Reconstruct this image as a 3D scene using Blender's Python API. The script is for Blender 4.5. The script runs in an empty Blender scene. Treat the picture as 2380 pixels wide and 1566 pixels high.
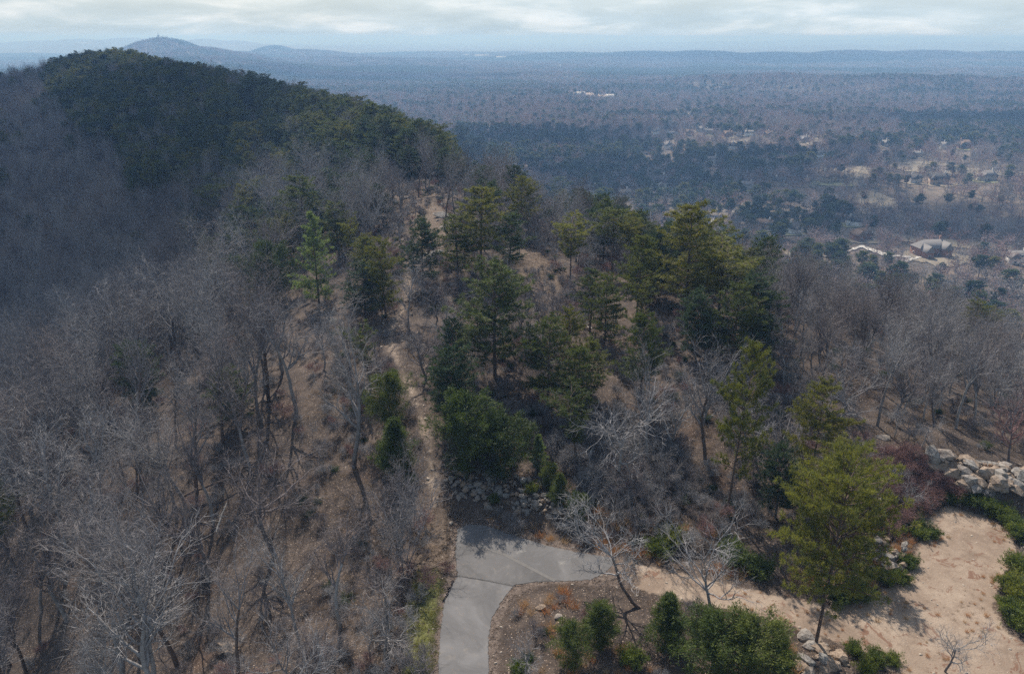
import bpy, math, random, time
import numpy as np
from mathutils import Vector
T0 = time.time()
random.seed(7); RNG = np.random.default_rng(7)
sc = bpy.context.scene
COL = sc.collection
R = math.radians

# ------------------------------------------------------------------ camera, sky, sun, exposure
FPX, CX, CY, ROWH = 1700.0, 1190.0, 783.0, 86.0        # the photograph measured at 2380 x 1566
PITCH = math.atan((CY - ROWH) / FPX)
cam = bpy.data.cameras.new('camera'); cam_o = bpy.data.objects.new('camera', cam); COL.objects.link(cam_o)
cam.sensor_width = 36.0; cam.lens = 36.0 * FPX / 2380.0
cam.clip_start = 0.5; cam.clip_end = 90000
cam_o.location = (0, 0, 0); cam_o.rotation_euler = (math.pi / 2 - PITCH, 0, 0)
sc.camera = cam_o

SUN_EL, SUN_AZ = 50.0, -14.0                              # azimuth from +Y towards +X
SUND = Vector((math.sin(R(SUN_AZ)) * math.cos(R(SUN_EL)), math.cos(R(SUN_AZ)) * math.cos(R(SUN_EL)), math.sin(R(SUN_EL))))
world = bpy.data.worlds.new('World'); sc.world = world; world.use_nodes = True
wn, wl = world.node_tree.nodes, world.node_tree.links
wn.clear()
wout = wn.new('ShaderNodeOutputWorld'); wbg = wn.new('ShaderNodeBackground'); wbg.inputs[1].default_value = 0.10
sky = wn.new('ShaderNodeTexSky'); sky.sky_type = 'NISHITA'; sky.sun_disc = False
sky.sun_elevation = R(SUN_EL); sky.sun_rotation = R(SUN_AZ); sky.air_density = 1.2; sky.dust_density = 1.5
geo = wn.new('ShaderNodeTexCoord'); sep = wn.new('ShaderNodeSeparateXYZ'); wl.new(geo.outputs['Generated'], sep.inputs[0])
def wmath(op, a, b=None):
    n = wn.new('ShaderNodeMath'); n.operation = op
    for i, v in enumerate((a, b)):
        if v is None: continue
        if isinstance(v, (int, float)): n.inputs[i].default_value = v
        else: wl.new(v, n.inputs[i])
    return n.outputs[0]
zz = wmath('ADD', wmath('ABSOLUTE', sep.outputs[2]), 0.17)
cmb = wn.new('ShaderNodeCombineXYZ'); wl.new(wmath('DIVIDE', sep.outputs[0], zz), cmb.inputs[0]); wl.new(wmath('DIVIDE', sep.outputs[1], zz), cmb.inputs[1])
n1 = wn.new('ShaderNodeTexNoise'); n1.inputs['Scale'].default_value = 1.5; n1.inputs['Detail'].default_value = 7; n1.inputs['Roughness'].default_value = .58; n1.inputs['Distortion'].default_value = .3
wl.new(cmb.outputs[0], n1.inputs['Vector'])
rmp = wn.new('ShaderNodeValToRGB'); cr = rmp.color_ramp
cr.elements[0].position = .36; cr.elements[0].color = (4.1, 5.0, 5.5, 1)
cr.elements[1].position = .66; cr.elements[1].color = (6.7, 7.2, 7.5, 1)
e = cr.elements.new(.5); e.color = (4.8, 5.7, 6.2, 1)
wl.new(n1.outputs[0], rmp.inputs[0])
cov = wn.new('ShaderNodeValToRGB'); cov.color_ramp.elements[0].position = .3; cov.color_ramp.elements[0].color = (.1, .1, .1, 1); cov.color_ramp.elements[1].position = .62; cov.color_ramp.elements[1].color = (.8, .8, .8, 1)
n2 = wn.new('ShaderNodeTexNoise'); n2.inputs['Scale'].default_value = 0.2; n2.inputs['Detail'].default_value = 4
wl.new(cmb.outputs[0], n2.inputs['Vector']); wl.new(n2.outputs[0], cov.inputs[0])
wmix = wn.new('ShaderNodeMix'); wmix.data_type = 'RGBA'
# cloud decks close up towards the horizon, where one looks along them
hzn = wmath('POWER', wmath('SUBTRACT', 1.0, wmath('ABSOLUTE', sep.outputs[2])), 7.0)
cvx = wmath('MINIMUM', wmath('ADD', wmath('MULTIPLY', cov.outputs[0], .38), wmath('MULTIPLY', hzn, .9)), 1.0)
wl.new(cvx, wmix.inputs[0]); wl.new(sky.outputs[0], wmix.inputs[6]); wl.new(rmp.outputs[0], wmix.inputs[7])
wl.new(wmix.outputs[2], wbg.inputs[0]); wl.new(wbg.outputs[0], wout.inputs[0])

sl = bpy.data.lights.new('sun', 'SUN'); so = bpy.data.objects.new('sun', sl); COL.objects.link(so)
sl.energy = 5.0; sl.angle = R(0.53); sl.color = (1.0, 0.91, 0.80)
so.rotation_euler = SUND.to_track_quat('Z', 'Y').to_euler(); so.location = SUND * 300
sc.view_settings.view_transform = 'Standard'; sc.view_settings.look = 'None'
sc.view_settings.exposure = 0.44; sc.view_settings.gamma = 1.0; sc.view_settings.use_curve_mapping = False
sc.cycles.max_bounces = 5; sc.cycles.diffuse_bounces = 2; sc.cycles.glossy_bounces = 1; sc.cycles.transmission_bounces = 2
sc.cycles.transparent_max_bounces = 8; sc.cycles.volume_bounces = 0
sc.cycles.use_denoising = False; sc.cycles.use_adaptive_sampling = True; sc.cycles.adaptive_threshold = 0.006
sc.render.use_persistent_data = False

# ------------------------------------------------------------------ numpy noise and pixel rays
def _h(ix, iy, s):
    n = (ix.astype(np.int64) * 374761393 + iy.astype(np.int64) * 668265263 + s * 1274126177) & 0xffffffff
    n = ((n ^ (n >> 13)) * 1274126177) & 0xffffffff
    n = (n ^ (n >> 16)) & 0xffffffff
    return n.astype(np.float64) / 4294967295.0
def vnoise(x, y, s=0):
    ix = np.floor(x); iy = np.floor(y); fx = x - ix; fy = y - iy
    fx = fx * fx * (3 - 2 * fx); fy = fy * fy * (3 - 2 * fy)
    a = _h(ix, iy, s); b = _h(ix + 1, iy, s); c = _h(ix, iy + 1, s); d = _h(ix + 1, iy + 1, s)
    return (a + (b - a) * fx) * (1 - fy) + (c + (d - c) * fx) * fy
def fbm(x, y, o=4, s=0):
    v = 0; a = 1; t = 0
    for i in range(o):
        v = v + a * (vnoise(x, y, s + i) - .5); t += a; a *= .5; x = x * 2.03 + 11.3; y = y * 2.03 + 5.7
    return v / t * 2
def sstep(a, b, x):
    t = np.clip((x - a) / (b - a), 0, 1); return t * t * (3 - 2 * t)
def softp(x, k): return np.logaddexp(0, x / k) * k

cP, sP = math.cos(PITCH), math.sin(PITCH)
def ray(px, py):
    u = np.asarray(px, float) - CX; v = np.asarray(py, float) - CY
    d = np.stack([u, FPX * cP - v * sP, -FPX * sP - v * cP], -1)
    return d / np.linalg.norm(d, axis=-1, keepdims=True)
def on_plane(pts, z=-45.0):
    p = np.array(pts, float); d = ray(p[:, 0], p[:, 1]); t = z / d[:, 2]
    return (d * t[:, None])[:, :2]
def row_slope(py):                                       # z per metre of y seen at a row
    v = py - CY; return (-FPX * sP - v * cP) / (FPX * cP - v * sP)

def seg_dist(x, y, P, closed=True):
    d = np.full(np.shape(x), 1e18); n = len(P)
    for i in range(n if closed else n - 1):
        ax, ay = P[i]; bx, by = P[(i + 1) % n]
        vx, vy = bx - ax, by - ay; L = vx * vx + vy * vy + 1e-12
        t = np.clip(((x - ax) * vx + (y - ay) * vy) / L, 0, 1)
        d = np.minimum(d, (x - ax - t * vx) ** 2 + (y - ay - t * vy) ** 2)
    return np.sqrt(d)
def inside(x, y, P):
    c = np.zeros(np.shape(x), bool); n = len(P)
    for i in range(n):
        ax, ay = P[i]; bx, by = P[(i + 1) % n]
        if ay == by: continue
        c ^= ((ay > y) != (by > y)) & (x < (bx - ax) * (y - ay) / (by - ay) + ax)
    return c
def sdf(x, y, P):
    d = seg_dist(x, y, P); return np.where(inside(x, y, P), -d, d)
def smooth_poly(P, n=3, closed=True):
    P = np.array(P, float)
    for _ in range(n):
        Q = np.roll(P, -1, 0)
        A = .75 * P + .25 * Q; B = .25 * P + .75 * Q
        if closed: P = np.stack([A, B], 1).reshape(-1, 2)
        else: P = np.vstack([P[:1], np.stack([A, B], 1).reshape(-1, 2)[:-2], P[-1:]])
    return P

# ------------------------------------------------------------------ terrain
crest_px = [(1080, 1560, -45.6), (1110, 1300, -45), (1020, 1160, -44.2), (975, 960, -39.8), (960, 780, -37.6), (1010, 640, -36), (1030, 520, -34.5),
            (1010, 440, -34.4), (970, 388, -34.4), (870, 345, -34), (725, 292, -31.5), (590, 244, -29), (450, 206, -26.5), (300, 168, -23.5)]
cr_xyz = []
for px, py, z in crest_px:
    q = on_plane([(px, py)], z)[0]; cr_xyz.append((q[0], q[1], z))
cr_xyz = [(-6, -400, -95), (-6, -120, -60), (-4, 0, -47)] + cr_xyz
lx, ly, lz = cr_xyz[-1]
cr_xyz += [(lx - 60, ly + 70, -26), (lx - 160, ly + 220, -60), (lx - 300, ly + 500, -120), (lx - 600, ly + 1500, -150), (lx - 600, 60000, -200)]
_yt = np.concatenate([np.arange(-400, 1200, 4.0), np.geomspace(1200, 60000, 100)])
_c = np.array(cr_xyz); _xt = np.interp(_yt, _c[:, 1], _c[:, 0]); _zt = np.interp(_yt, _c[:, 1], _c[:, 2])
_k = np.ones(5) / 5
_xt[2:400] = np.convolve(_xt, _k, 'same')[2:400]; _zt[2:400] = np.convolve(_zt, _k, 'same')[2:400]
_dx = np.gradient(_xt, _yt); _cs = 1 / np.sqrt(1 + _dx ** 2)

HILLS = []      # px, row of top, distance, half width x, half width y
def hill(px, row, y, sx, sy, skew=0): 
    z = row_slope(row) * y - (10 if y < 3500 and px < 700 else (4 if y < 6500 else 0)); x = (px - CX) / FPX * (y * cP - z * sP)
    HILLS.append((x, y, z, sx, sy, skew))
hill(375, 92, 3200, 130, 300); hill(450, 112, 3050, 140, 500); hill(330, 120, 3000, 170, 300); hill(540, 150, 2500, 120, 500); hill(420, 130, 2500, 120, 600)
for a in [(110, 95, 9000, 500, 700), (190, 92, 9000, 260, 700), (300, 89, 8600, 330, 700), (370, 90, 8600, 300, 700), (60, 99, 9000, 600, 700), (-150, 96, 9000, 700, 700), (250, 98, 8000, 500, 600),
          (470, 91, 8200, 260, 600), (540, 94, 8200, 260, 600), (600, 103, 8000, 350, 500), (700, 106, 9500, 600, 500), (860, 104, 12000, 700, 700), (640, 111, 5200, 110, 300), (720, 121, 5000, 260, 260), (560, 125, 4900, 300, 300),
          (800, 138, 4100, 420, 260), (960, 146, 3900, 200, 200), (620, 140, 4100, 400, 250), (1190, 119, 6400, 110, 220), (1050, 122, 6500, 500, 300), (1240, 170, 2700, 200, 160), (1380, 177, 2650, 160, 160), (1050, 178, 2800, 400, 160),
          (1330, 124, 5000, 260, 260), (1500, 124, 4700, 320, 260), (1640, 122, 4600, 300, 260), (1800, 123, 4600, 300, 260), (1990, 120, 4500, 300, 260), (2160, 118, 4500, 300, 260), (2340, 120, 4500, 300, 260), (2550, 120, 4500, 300, 300),
          (1700, 186, 2150, 130, 120), (1840, 178, 2150, 140, 130), (1960, 182, 2120, 100, 130), (2090, 179, 2100, 150, 130), (2220, 184, 2080, 130, 130), (2350, 190, 2050, 160, 130), (2520, 190, 2050, 200, 150),
          (1700, 97, 14000, 1100, 800), (1900, 93, 14500, 1100, 800), (2080, 87, 15000, 700, 800), (2200, 86, 15000, 900, 800), (2380, 85.5, 15000, 900, 800), (2560, 85, 15000, 900, 800), (1500, 99, 15000, 1200, 900), (2250, 97, 11000, 800, 600), (2000, 104, 10000, 900, 500),
          (1250, 101, 16000, 1300, 900), (1000, 102, 16000, 1200, 900), (2350, 104, 9500, 900, 500)]:
    hill(*a)

def valley(x, y):
    b = -135 + 9 * fbm(x / 620, y / 620, 2, 31) * sstep(300, 900, y) + 5 * fbm(x / 1500, y / 300, 2, 37) * sstep(1500, 4000, y)
    b = b - 20 * sstep(300, -300, y)
    far = np.asarray(y) > 1200
    if not np.any(far): return b
    h = np.zeros(np.shape(x))
    wob = 1 + .10 * fbm(x / 260, y / 260, 3, 41)
    for hx, hy, hz, sx, sy, sk in HILLS:
        g = np.exp(-.5 * (((x - hx) / sx) ** 2 + ((y - hy) / sy) ** 2)) * (hz + 135)
        h = np.maximum(h, g) + .04 * np.minimum(h, g)
    return b + h * np.where(far, 1, 0) * wob

APRON = smooth_poly(on_plane([(1000, 1700), (1005, 1500), (1030, 1400), (1040, 1330), (1042, 1240), (1090, 1208), (1200, 1226), (1330, 1266), (1440, 1290), (1600, 1312), (1760, 1350), (1900, 1385), (2010, 1372), (2075, 1300), (2110, 1235),
                    (2150, 1180), (2230, 1150), (2330, 1160), (2420, 1200), (2560, 1300), (2700, 1500), (2700, 1900), (1000, 1900)]), 2)
ISLAND = smooth_poly(on_plane([(1165, 1420), (1210, 1370), (1300, 1360), (1420, 1365), (1500, 1400), (1640, 1440), (1850, 1475), (1960, 1520), (2000, 1620), (1700, 1750), (1170, 1750)]), 2)

def ridge(x, y):
    xc = np.interp(y, _yt, _xt); zc = np.interp(y, _yt, _zt); cs = np.interp(y, _yt, _cs)
    d = (x - xc) * cs
    W = np.interp(y, [0, 45, 75, 100, 118, 150, 300, 600], [80, 78, 60, 46, 34, 4, 3, 5])
    W2 = np.interp(y, [0, 60, 100, 148, 170, 210, 300], [78, 80, 120, 115, 55, 5, 5]); s2 = .45
    sr = np.interp(y, [40, 75, 150, 230, 400], [.45, .25, .27, .40, .42]); sL = np.interp(y, [60, 250, 450, 650], [.42, .40, .32, .27])
    dr = np.maximum(d, 0); dl = np.maximum(-d, 0)
    zr = zc - .04 * dr - (sr - .04) * softp(dr - W, 7.0) + (sr - .04) * softp(-W, 7.0)
    zr = zr - s2 * (softp(dr - W2, 8.0) - softp(-W2, 8.0)) * np.interp(y, [230, 300], [1, .2])
    zl = zc - .08 * dl - (sL - .08) * softp(dl - 9, 5.0) + (sL - .08) * softp(-9.0 + 0 * dl, 5.0)
    z = np.where(d > 0, zr, zl)
    rough = sstep(1100, 700, y)
    z = z + rough * (1.6 * fbm(x / 34, y / 34, 3, 3) + sstep(60, 160, y) * 3.0 * fbm(x / 95, y / 95, 2, 9))
    return z

def terrain(x, y, fine=True):
    x = np.asarray(x, float); y = np.asarray(y, float)
    z = ridge(x, y)
    if fine: z = z + np.where(y < 300, .42 * fbm(x / 3.6, y / 3.6, 3, 17), 0)
    v = valley(x, y); k = 5.0
    z = np.maximum(z, v) + k * np.log1p(np.exp(-np.abs(z - v) / k)) * (np.abs(z - v) < 40)
    m = (y < 110) & (y > -30) & (x > -20) & (x < 110)
    if np.any(m):
        xm, ym = x[m], y[m]
        s = sdf(xm, ym, APRON)
        w = 1 - sstep(0.2, 3.6, s)
        isl = sdf(xm, ym, ISLAND)
        bump = .55 * sstep(0, -4, isl) + .16 * fbm(xm / 1.4, ym / 1.4, 2, 5) * sstep(0, -1, isl)
        flat = -45 + bump
        bank = 1.3 * sstep(0.5, 3.5, s) * sstep(14, 5, s) * sstep(44, 58, ym) * sstep(-3, 3, xm)
        z[m] = z[m] * (1 - w) + flat * w + bank * (1 - w)
        # rim wall beyond the clearing
        rw = seg_dist(xm, ym, RIM, False)
        z[m] += 2.3 * sstep(3.6, .8, rw)
    return z
RIM = on_plane([(2150, 1085), (2200, 1100), (2260, 1122), (2330, 1130), (2420, 1140)], -43.5)

def hit(px, py):
    px = np.atleast_1d(np.asarray(px, float)); py = np.atleast_1d(np.asarray(py, float))
    d = ray(px, py); lo = np.full(px.shape, 20.0); hi = np.full(px.shape, np.nan)
    t = 22.0; prev = lo.copy()
    done = np.zeros(px.shape, bool)
    while t < 30000 and not done.all():
        k = np.nonzero(~done)[0]; p = d[k] * t; z = terrain(p[:, 0], p[:, 1])
        new = k[p[:, 2] < z]
        hi[new] = t; lo[new] = prev[new]; done[new] = True
        prev[:] = t; t *= 1.014
    hi[~done] = 30000
    for _ in range(12):
        m = (lo + hi) / 2; p = d * m[:, None]; b = p[:, 2] < terrain(p[:, 0], p[:, 1])
        hi = np.where(b, m, hi); lo = np.where(b, lo, m)
    p = d * hi[:, None]; p[:, 2] = terrain(p[:, 0], p[:, 1])
    return p
def to_px(x, y, z):
    dep = y * cP - z * sP; return CX + x / dep * FPX, CY - (y * sP + z * cP) / dep * FPX

# ------------------------------------------------------------------ mesh helpers
def mesh_np(name, V, faces, mats=(), fmat=None, smooth=False):
    me = bpy.data.meshes.new(name)
    V = np.asarray(V, np.float32).reshape(-1, 3)
    me.vertices.add(len(V)); me.vertices.foreach_set('co', V.ravel())
    faces = [np.asarray(f, np.int32) for f in faces if len(f)]
    tot = np.concatenate([np.full(len(f), f.shape[1], np.int32) for f in faces])
    idx = np.concatenate([f.ravel() for f in faces])
    me.loops.add(len(idx)); me.loops.foreach_set('vertex_index', idx)
    me.polygons.add(len(tot)); me.polygons.foreach_set('loop_start', np.concatenate([[0], np.cumsum(tot)[:-1]]).astype(np.int32))
    me.polygons.foreach_set('loop_total', tot)
    if fmat is not None: me.polygons.foreach_set('material_index', np.asarray(fmat, np.int32))
    if smooth: me.polygons.foreach_set('use_smooth', np.ones(len(tot), bool))
    for m in mats: me.materials.append(m)
    me.update(calc_edges=True); me.validate(verbose=False)
    return me
def obj(name, me, parent=None, loc=None, rot=None, scale=None, link=True):
    o = bpy.data.objects.new(name, me)
    if link: COL.objects.link(o)
    if parent: o.parent = parent
    if loc is not None: o.location = loc
    if rot is not None: o.rotation_euler = rot
    if scale is not None: o.scale = scale
    return o
def tag(o, label=None, cat=None, group=None, kind=None):
    if label: o['label'] = label
    if cat: o['category'] = cat
    if group: o['group'] = group
    if kind: o['kind'] = kind
    return o
def add_attr(me, name, data, typ='FLOAT'):
    a = me.attributes.new(name, typ, 'POINT')
    a.data.foreach_set('value' if typ == 'FLOAT' else 'vector', np.asarray(data, np.float32).ravel())

class Geo:
    def __init__(s): s.V = []; s.F = {}; s.n = 0
    def add(s, V, F, m=0):
        V = np.asarray(V, float).reshape(-1, 3); F = np.asarray(F, int)
        s.V.append(V); s.F.setdefault((F.shape[1], m), []).append(F + s.n); s.n += len(V)
    def mesh(s, name, mats, smooth=False):
        fs = []; fm = []
        for (k, m), L in s.F.items():
            a = np.concatenate(L); fs.append(a); fm.append(np.full(len(a), m))
        # group consecutive by arrays
        return mesh_np(name, np.concatenate(s.V), fs, mats, np.concatenate(fm), smooth)
    def box(s, c, size, m=0, rz=0.0):
        x, y, z = [d / 2 for d in size]
        P = np.array([(-x, -y, -z), (x, -y, -z), (x, y, -z), (-x, y, -z), (-x, -y, z), (x, -y, z), (x, y, z), (-x, y, z)])
        if rz: c_, s_ = math.cos(rz), math.sin(rz); P = P @ np.array([[c_, s_, 0], [-s_, c_, 0], [0, 0, 1]])
        s.add(P + np.array(c), [(0, 3, 2, 1), (4, 5, 6, 7), (0, 1, 5, 4), (1, 2, 6, 5), (2, 3, 7, 6), (3, 0, 4, 7)], m)
    def tubes(s, P0, P1, R0, R1, k=4, m=0):
        P0 = np.asarray(P0, float); P1 = np.asarray(P1, float)
        if len(P0) == 0: return
        d = P1 - P0; d /= np.linalg.norm(d, axis=1, keepdims=True) + 1e-9
        a = np.where(np.abs(d[:, 2:3]) > .9, np.array([[1.0, 0, 0]]), np.array([[0, 0, 1.0]]))
        u = np.cross(d, a); u /= np.linalg.norm(u, axis=1, keepdims=True) + 1e-9; w = np.cross(d, u)
        th = np.arange(k) / k * 2 * np.pi
        o = u[:, None, :] * np.cos(th)[None, :, None] + w[:, None, :] * np.sin(th)[None, :, None]
        A = P0[:, None, :] + o * np.asarray(R0)[:, None, None]; B = P1[:, None, :] + o * np.asarray(R1)[:, None, None]
        V = np.concatenate([A, B], 1).reshape(-1, 3); n = len(P0)
        i = np.arange(k); j = (i + 1) % k
        q = np.stack([i, j, j + k, i + k], 1)
        F = (q[None] + (np.arange(n) * 2 * k)[:, None, None]).reshape(-1, 4)
        s.add(V, F, m)
    def blades(s, P, D, L, Wd, m=0):                      # thin leaf triangles from P along D
        P = np.asarray(P, float); D = np.asarray(D, float); n = len(P)
        if n == 0: return
        D = D / (np.linalg.norm(D, axis=1, keepdims=True) + 1e-9)
        r = RNG.normal(size=(n, 3)); u = np.cross(D, r); u /= np.linalg.norm(u, axis=1, keepdims=True) + 1e-9
        L = np.broadcast_to(L, (n,))[:, None]; Wd = np.broadcast_to(Wd, (n,))[:, None]
        V = np.stack([P - u * Wd * .5, P + u * Wd * .5, P + D * L], 1).reshape(-1, 3)
        s.add(V, np.arange(3 * n).reshape(-1, 3), m)

# ------------------------------------------------------------------ materials
class Mat:
    def __init__(s, name):
        s.m = bpy.data.materials.new(name); s.m.use_nodes = True
        s.n = s.m.node_tree.nodes; s.l = s.m.node_tree.links; s.n.clear()
        s.out = s.n.new('ShaderNodeOutputMaterial'); s.b = s.n.new('ShaderNodeBsdfPrincipled'); s.l.new(s.b.outputs[0], s.out.inputs[0])
        s.b.inputs['Roughness'].default_value = .9; s.b.inputs['Specular IOR Level'].default_value = .15
        s._pos = None
    def pos(s, world=True):
        if world:
            g = s.n.new('ShaderNodeNewGeometry'); return g.outputs['Position']
        return s.n.new('ShaderNodeTexCoord').outputs['Object']
    def noise(s, scale, detail=3, rough=.55, vec=None, dist=0):
        t = s.n.new('ShaderNodeTexNoise'); t.inputs['Scale'].default_value = scale; t.inputs['Detail'].default_value = detail
        t.inputs['Roughness'].default_value = rough; t.inputs['Distortion'].default_value = dist
        s.l.new(vec if vec is not None else s.pos(), t.inputs['Vector']); return t.outputs[0]
    def voro(s, scale, vec=None, feat='F1'):
        t = s.n.new('ShaderNodeTexVoronoi'); t.feature = feat; t.inputs['Scale'].default_value = scale
        s.l.new(vec if vec is not None else s.pos(), t.inputs['Vector']); return t
    def ramp(s, fac, stops, interp='LINEAR'):
        r = s.n.new('ShaderNodeValToRGB'); c = r.color_ramp; c.interpolation = interp
        def C(v): return (v[0], v[1], v[2], 1) if isinstance(v, (tuple, list)) else (v, v, v, 1)
        c.elements[0].position = stops[0][0]; c.elements[0].color = C(stops[0][1])
        c.elements[1].position = stops[-1][0]; c.elements[1].color = C(stops[-1][1])
        for p, v in stops[1:-1]:
            e = c.elements.new(p); e.color = C(v)
        s.l.new(fac, r.inputs[0]); return r.outputs[0]
    def mix(s, fac, a, b, mode='MIX'):
        x = s.n.new('ShaderNodeMix'); x.data_type = 'RGBA'; x.blend_type = mode
        for i, v in ((0, fac), (6, a), (7, b)):
            if isinstance(v, (int, float)): x.inputs[i].default_value = v if i == 0 else (v, v, v, 1)
            elif isinstance(v, (tuple, list)): x.inputs[i].default_value = (*v[:3], 1)
            else: s.l.new(v, x.inputs[i])
        return x.outputs[2]
    def math(s, op, a, b=0.0, clamp=False):
        x = s.n.new('ShaderNodeMath'); x.operation = op; x.use_clamp = clamp
        for i, v in enumerate((a, b)):
            if isinstance(v, (int, float)): x.inputs[i].default_value = v
            else: s.l.new(v, x.inputs[i])
        return x.outputs[0]
    def rand(s): return s.n.new('ShaderNodeObjectInfo').outputs['Random']
    def attr(s, name):
        a = s.n.new('ShaderNodeAttribute'); a.attribute_name = name; return a.outputs['Fac']
    def color(s, c):
        if isinstance(c, (tuple, list)): s.b.inputs['Base Color'].default_value = (*c[:3], 1)
        else: s.l.new(c, s.b.inputs['Base Color']); s.c = c
        return s
    def bump(s, h, strength=.5, dist=.05):
        b = s.n.new('ShaderNodeBump'); b.inputs['Strength'].default_value = strength; b.inputs['Distance'].default_value = dist
        s.l.new(h, b.inputs['Height']); s.l.new(b.outputs[0], s.b.inputs['Normal']); return s
    def alpha(s, a):
        s.l.new(a, s.b.inputs['Alpha']); return s
    def translucent(s, f, tint=(1, 1, 1)):
        t = s.n.new('ShaderNodeBsdfTranslucent'); m = s.n.new('ShaderNodeMixShader'); m.inputs[0].default_value = f
        c = s.mix(1.0, s.c, tint, 'MULTIPLY'); s.l.new(c, t.inputs[0])
        s.l.new(s.b.outputs[0], m.inputs[1]); s.l.new(t.outputs[0], m.inputs[2]); s.l.new(m.outputs[0], s.out.inputs[0]); return s

def foliage_mat(name, stops, tr=.3, tint=(1.25, 1.3, .7)):
    M = Mat(name); r = M.rand()
    base = M.ramp(r, stops)
    cl = M.noise(1.3, 2, .6)
    c = M.mix(M.ramp(cl, [(.38, 0.0), (.66, 1.0)]), base, M.mix(1.0, base, (1.75, 1.55, 1.0), 'MULTIPLY'))
    fine = M.noise(9, 1)
    c = M.mix(M.ramp(fine, [(.35, 0.0), (.7, 1.0)]), M.mix(1.0, c, (.68, .72, .75), 'MULTIPLY'), c)
    M.color(c); M.b.inputs['Roughness'].default_value = .6; M.b.inputs['Specular IOR Level'].default_value = .25
    return M.translucent(tr, tint).m
def bark_mat(name, stops, scale=3):
    M = Mat(name); r = M.rand(); base = M.ramp(r, stops)
    n = M.noise(scale, 4, .7)
    M.color(M.mix(M.ramp(n, [(.35, 0.0), (.65, 1.0)]), M.mix(1.0, base, (.6, .58, .56), 'MULTIPLY'), base)); return M.m

M_pine = foliage_mat('pine_needles', [(0, (.050, .070, .022)), (.4, (.072, .092, .028)), (.75, (.10, .112, .030)), (1, (.13, .130, .034))], .38)
M_pine_y = foliage_mat('yellow_pine_needles', [(0, (.13, .142, .042)), (1, (.17, .175, .050))], .36)
M_pine_l = foliage_mat('pale_pine_needles', [(0, (.13, .18, .085)), (1, (.17, .22, .11))], .34)
M_pine_d = foliage_mat('dark_pine_needles', [(0, (.026, .048, .030)), (.5, (.036, .064, .036)), (.85, (.052, .082, .038)), (1, (.075, .098, .040))], .28)
M_cedar = foliage_mat('cedar_foliage', [(0, (.040, .062, .020)), (.5, (.060, .088, .026)), (1, (.095, .118, .032))], .28)
M_shrub = foliage_mat('shrub_leaves', [(0, (.065, .095, .026)), (.6, (.10, .13, .032)), (1, (.15, .165, .04))], .35)
M_bark_g = bark_mat('grey_bark', [(0, (.22, .205, .20)), (.4, (.38, .37, .36)), (.75, (.12, .10, .098)), (1, (.28, .26, .25))])
M_bark_p = bark_mat('pine_bark', [(0, (.10, .072, .058)), (1, (.16, .12, .10))])
M_twig = bark_mat('grey_twigs', [(0, (.205, .195, .205)), (.3, (.35, .345, .35)), (.65, (.155, .14, .148)), (.85, (.225, .195, .19)), (1, (.29, .275, .27))], 1.5)
M_twig_r = bark_mat('reddish_twigs', [(0, (.26, .15, .14)), (1, (.33, .21, .19))], 1.5)
M_twig_v = bark_mat('mauve_twigs', [(0, (.36, .27, .27)), (1, (.46, .37, .36))], 1.5)
M_dead = bark_mat('bleached_wood', [(0, (.45, .42, .38)), (1, (.55, .51, .46))])

def ground_mat():
    M = Mat('leaf_litter_ground')
    big = M.noise(.035, 4, .6); mid = M.noise(.35, 4, .65, dist=.6); fine = M.noise(5.5, 3, .7)
    c = M.ramp(mid, [(.30, (.036, .029, .026)), (.45, (.064, .050, .042)), (.58, (.100, .078, .064)), (.74, (.155, .122, .10))])
    c = M.mix(M.ramp(big, [(.4, 0.0), (.62, .55)]), c, (.085, .070, .062))
    c = M.mix(M.ramp(M.noise(.16, 3, .6), [(.58, 0.0), (.70, .35)]), c, (.15, .09, .06))
    v = M.voro(5.5); lf = M.math('LESS_THAN', v.outputs['Distance'], .24)
    sp = M.ramp(v.outputs['Color'], [(.3, (.11, .075, .055)), (.62, (.26, .19, .14)), (.9, (.46, .38, .31))])
    c = M.mix(lf, c, sp)
    c = M.mix(M.ramp(fine, [(.3, .75), (.55, 0.0)]), c, M.mix(1.0, c, (.5, .48, .47), 'MULTIPLY'))
    # valley floor: woodland litter, dormant lawns
    g = M.n.new('ShaderNodeSeparateXYZ'); M.l.new(M.pos(), g.inputs[0])
    low = M.math('MULTIPLY', M.math('LESS_THAN', g.outputs[2], -112.0), 1.0)
    vn = M.noise(.013, 4, .6)
    vc = M.ramp(vn, [(.38, (.10, .082, .068)), (.52, (.16, .125, .10)), (.62, (.22, .18, .135)), (.74, (.27, .23, .17))])
    vc = M.mix(M.ramp(M.noise(.12, 4, .7), [(.4, .6), (.6, 0.0)]), vc, (.07, .066, .06))
    far = M.ramp(M.math('DIVIDE', g.outputs[1], 3000.0), [(.55, 0.0), (.85, 1.0)])
    fc = M.ramp(M.noise(.02, 5, .75), [(.35, (.045, .055, .04)), (.5, (.085, .078, .068)), (.66, (.14, .118, .10))])
    fc = M.mix(M.ramp(M.noise(.0016, 3, .6), [(.61, 0.0), (.66, .5)]), fc, (.26, .23, .19))
    vc = M.mix(far, vc, fc)
    c = M.mix(low, c, vc); c = M.mix(M.ramp(M.math('DIVIDE', g.outputs[1], 3000.0), [(.40, 0.0), (.5, 1.0)]), c, M.mix(low, fc, vc))
    M.color(c); M.bump(M.math('ADD', mid, M.math('MULTIPLY', fine, .6)), .8, .30)
    return M.m
M_ground = ground_mat()

def edge_alpha(M, amp, scale=1.6, soft=.12):
    n = M.noise(scale, 4, .7)
    e = M.math('ADD', M.attr('edge'), M.math('MULTIPLY', M.math('SUBTRACT', n, .5), amp * 2))
    a = M.math('DIVIDE', M.math('MULTIPLY', e, -1.0), soft, clamp=True)
    return a

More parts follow.
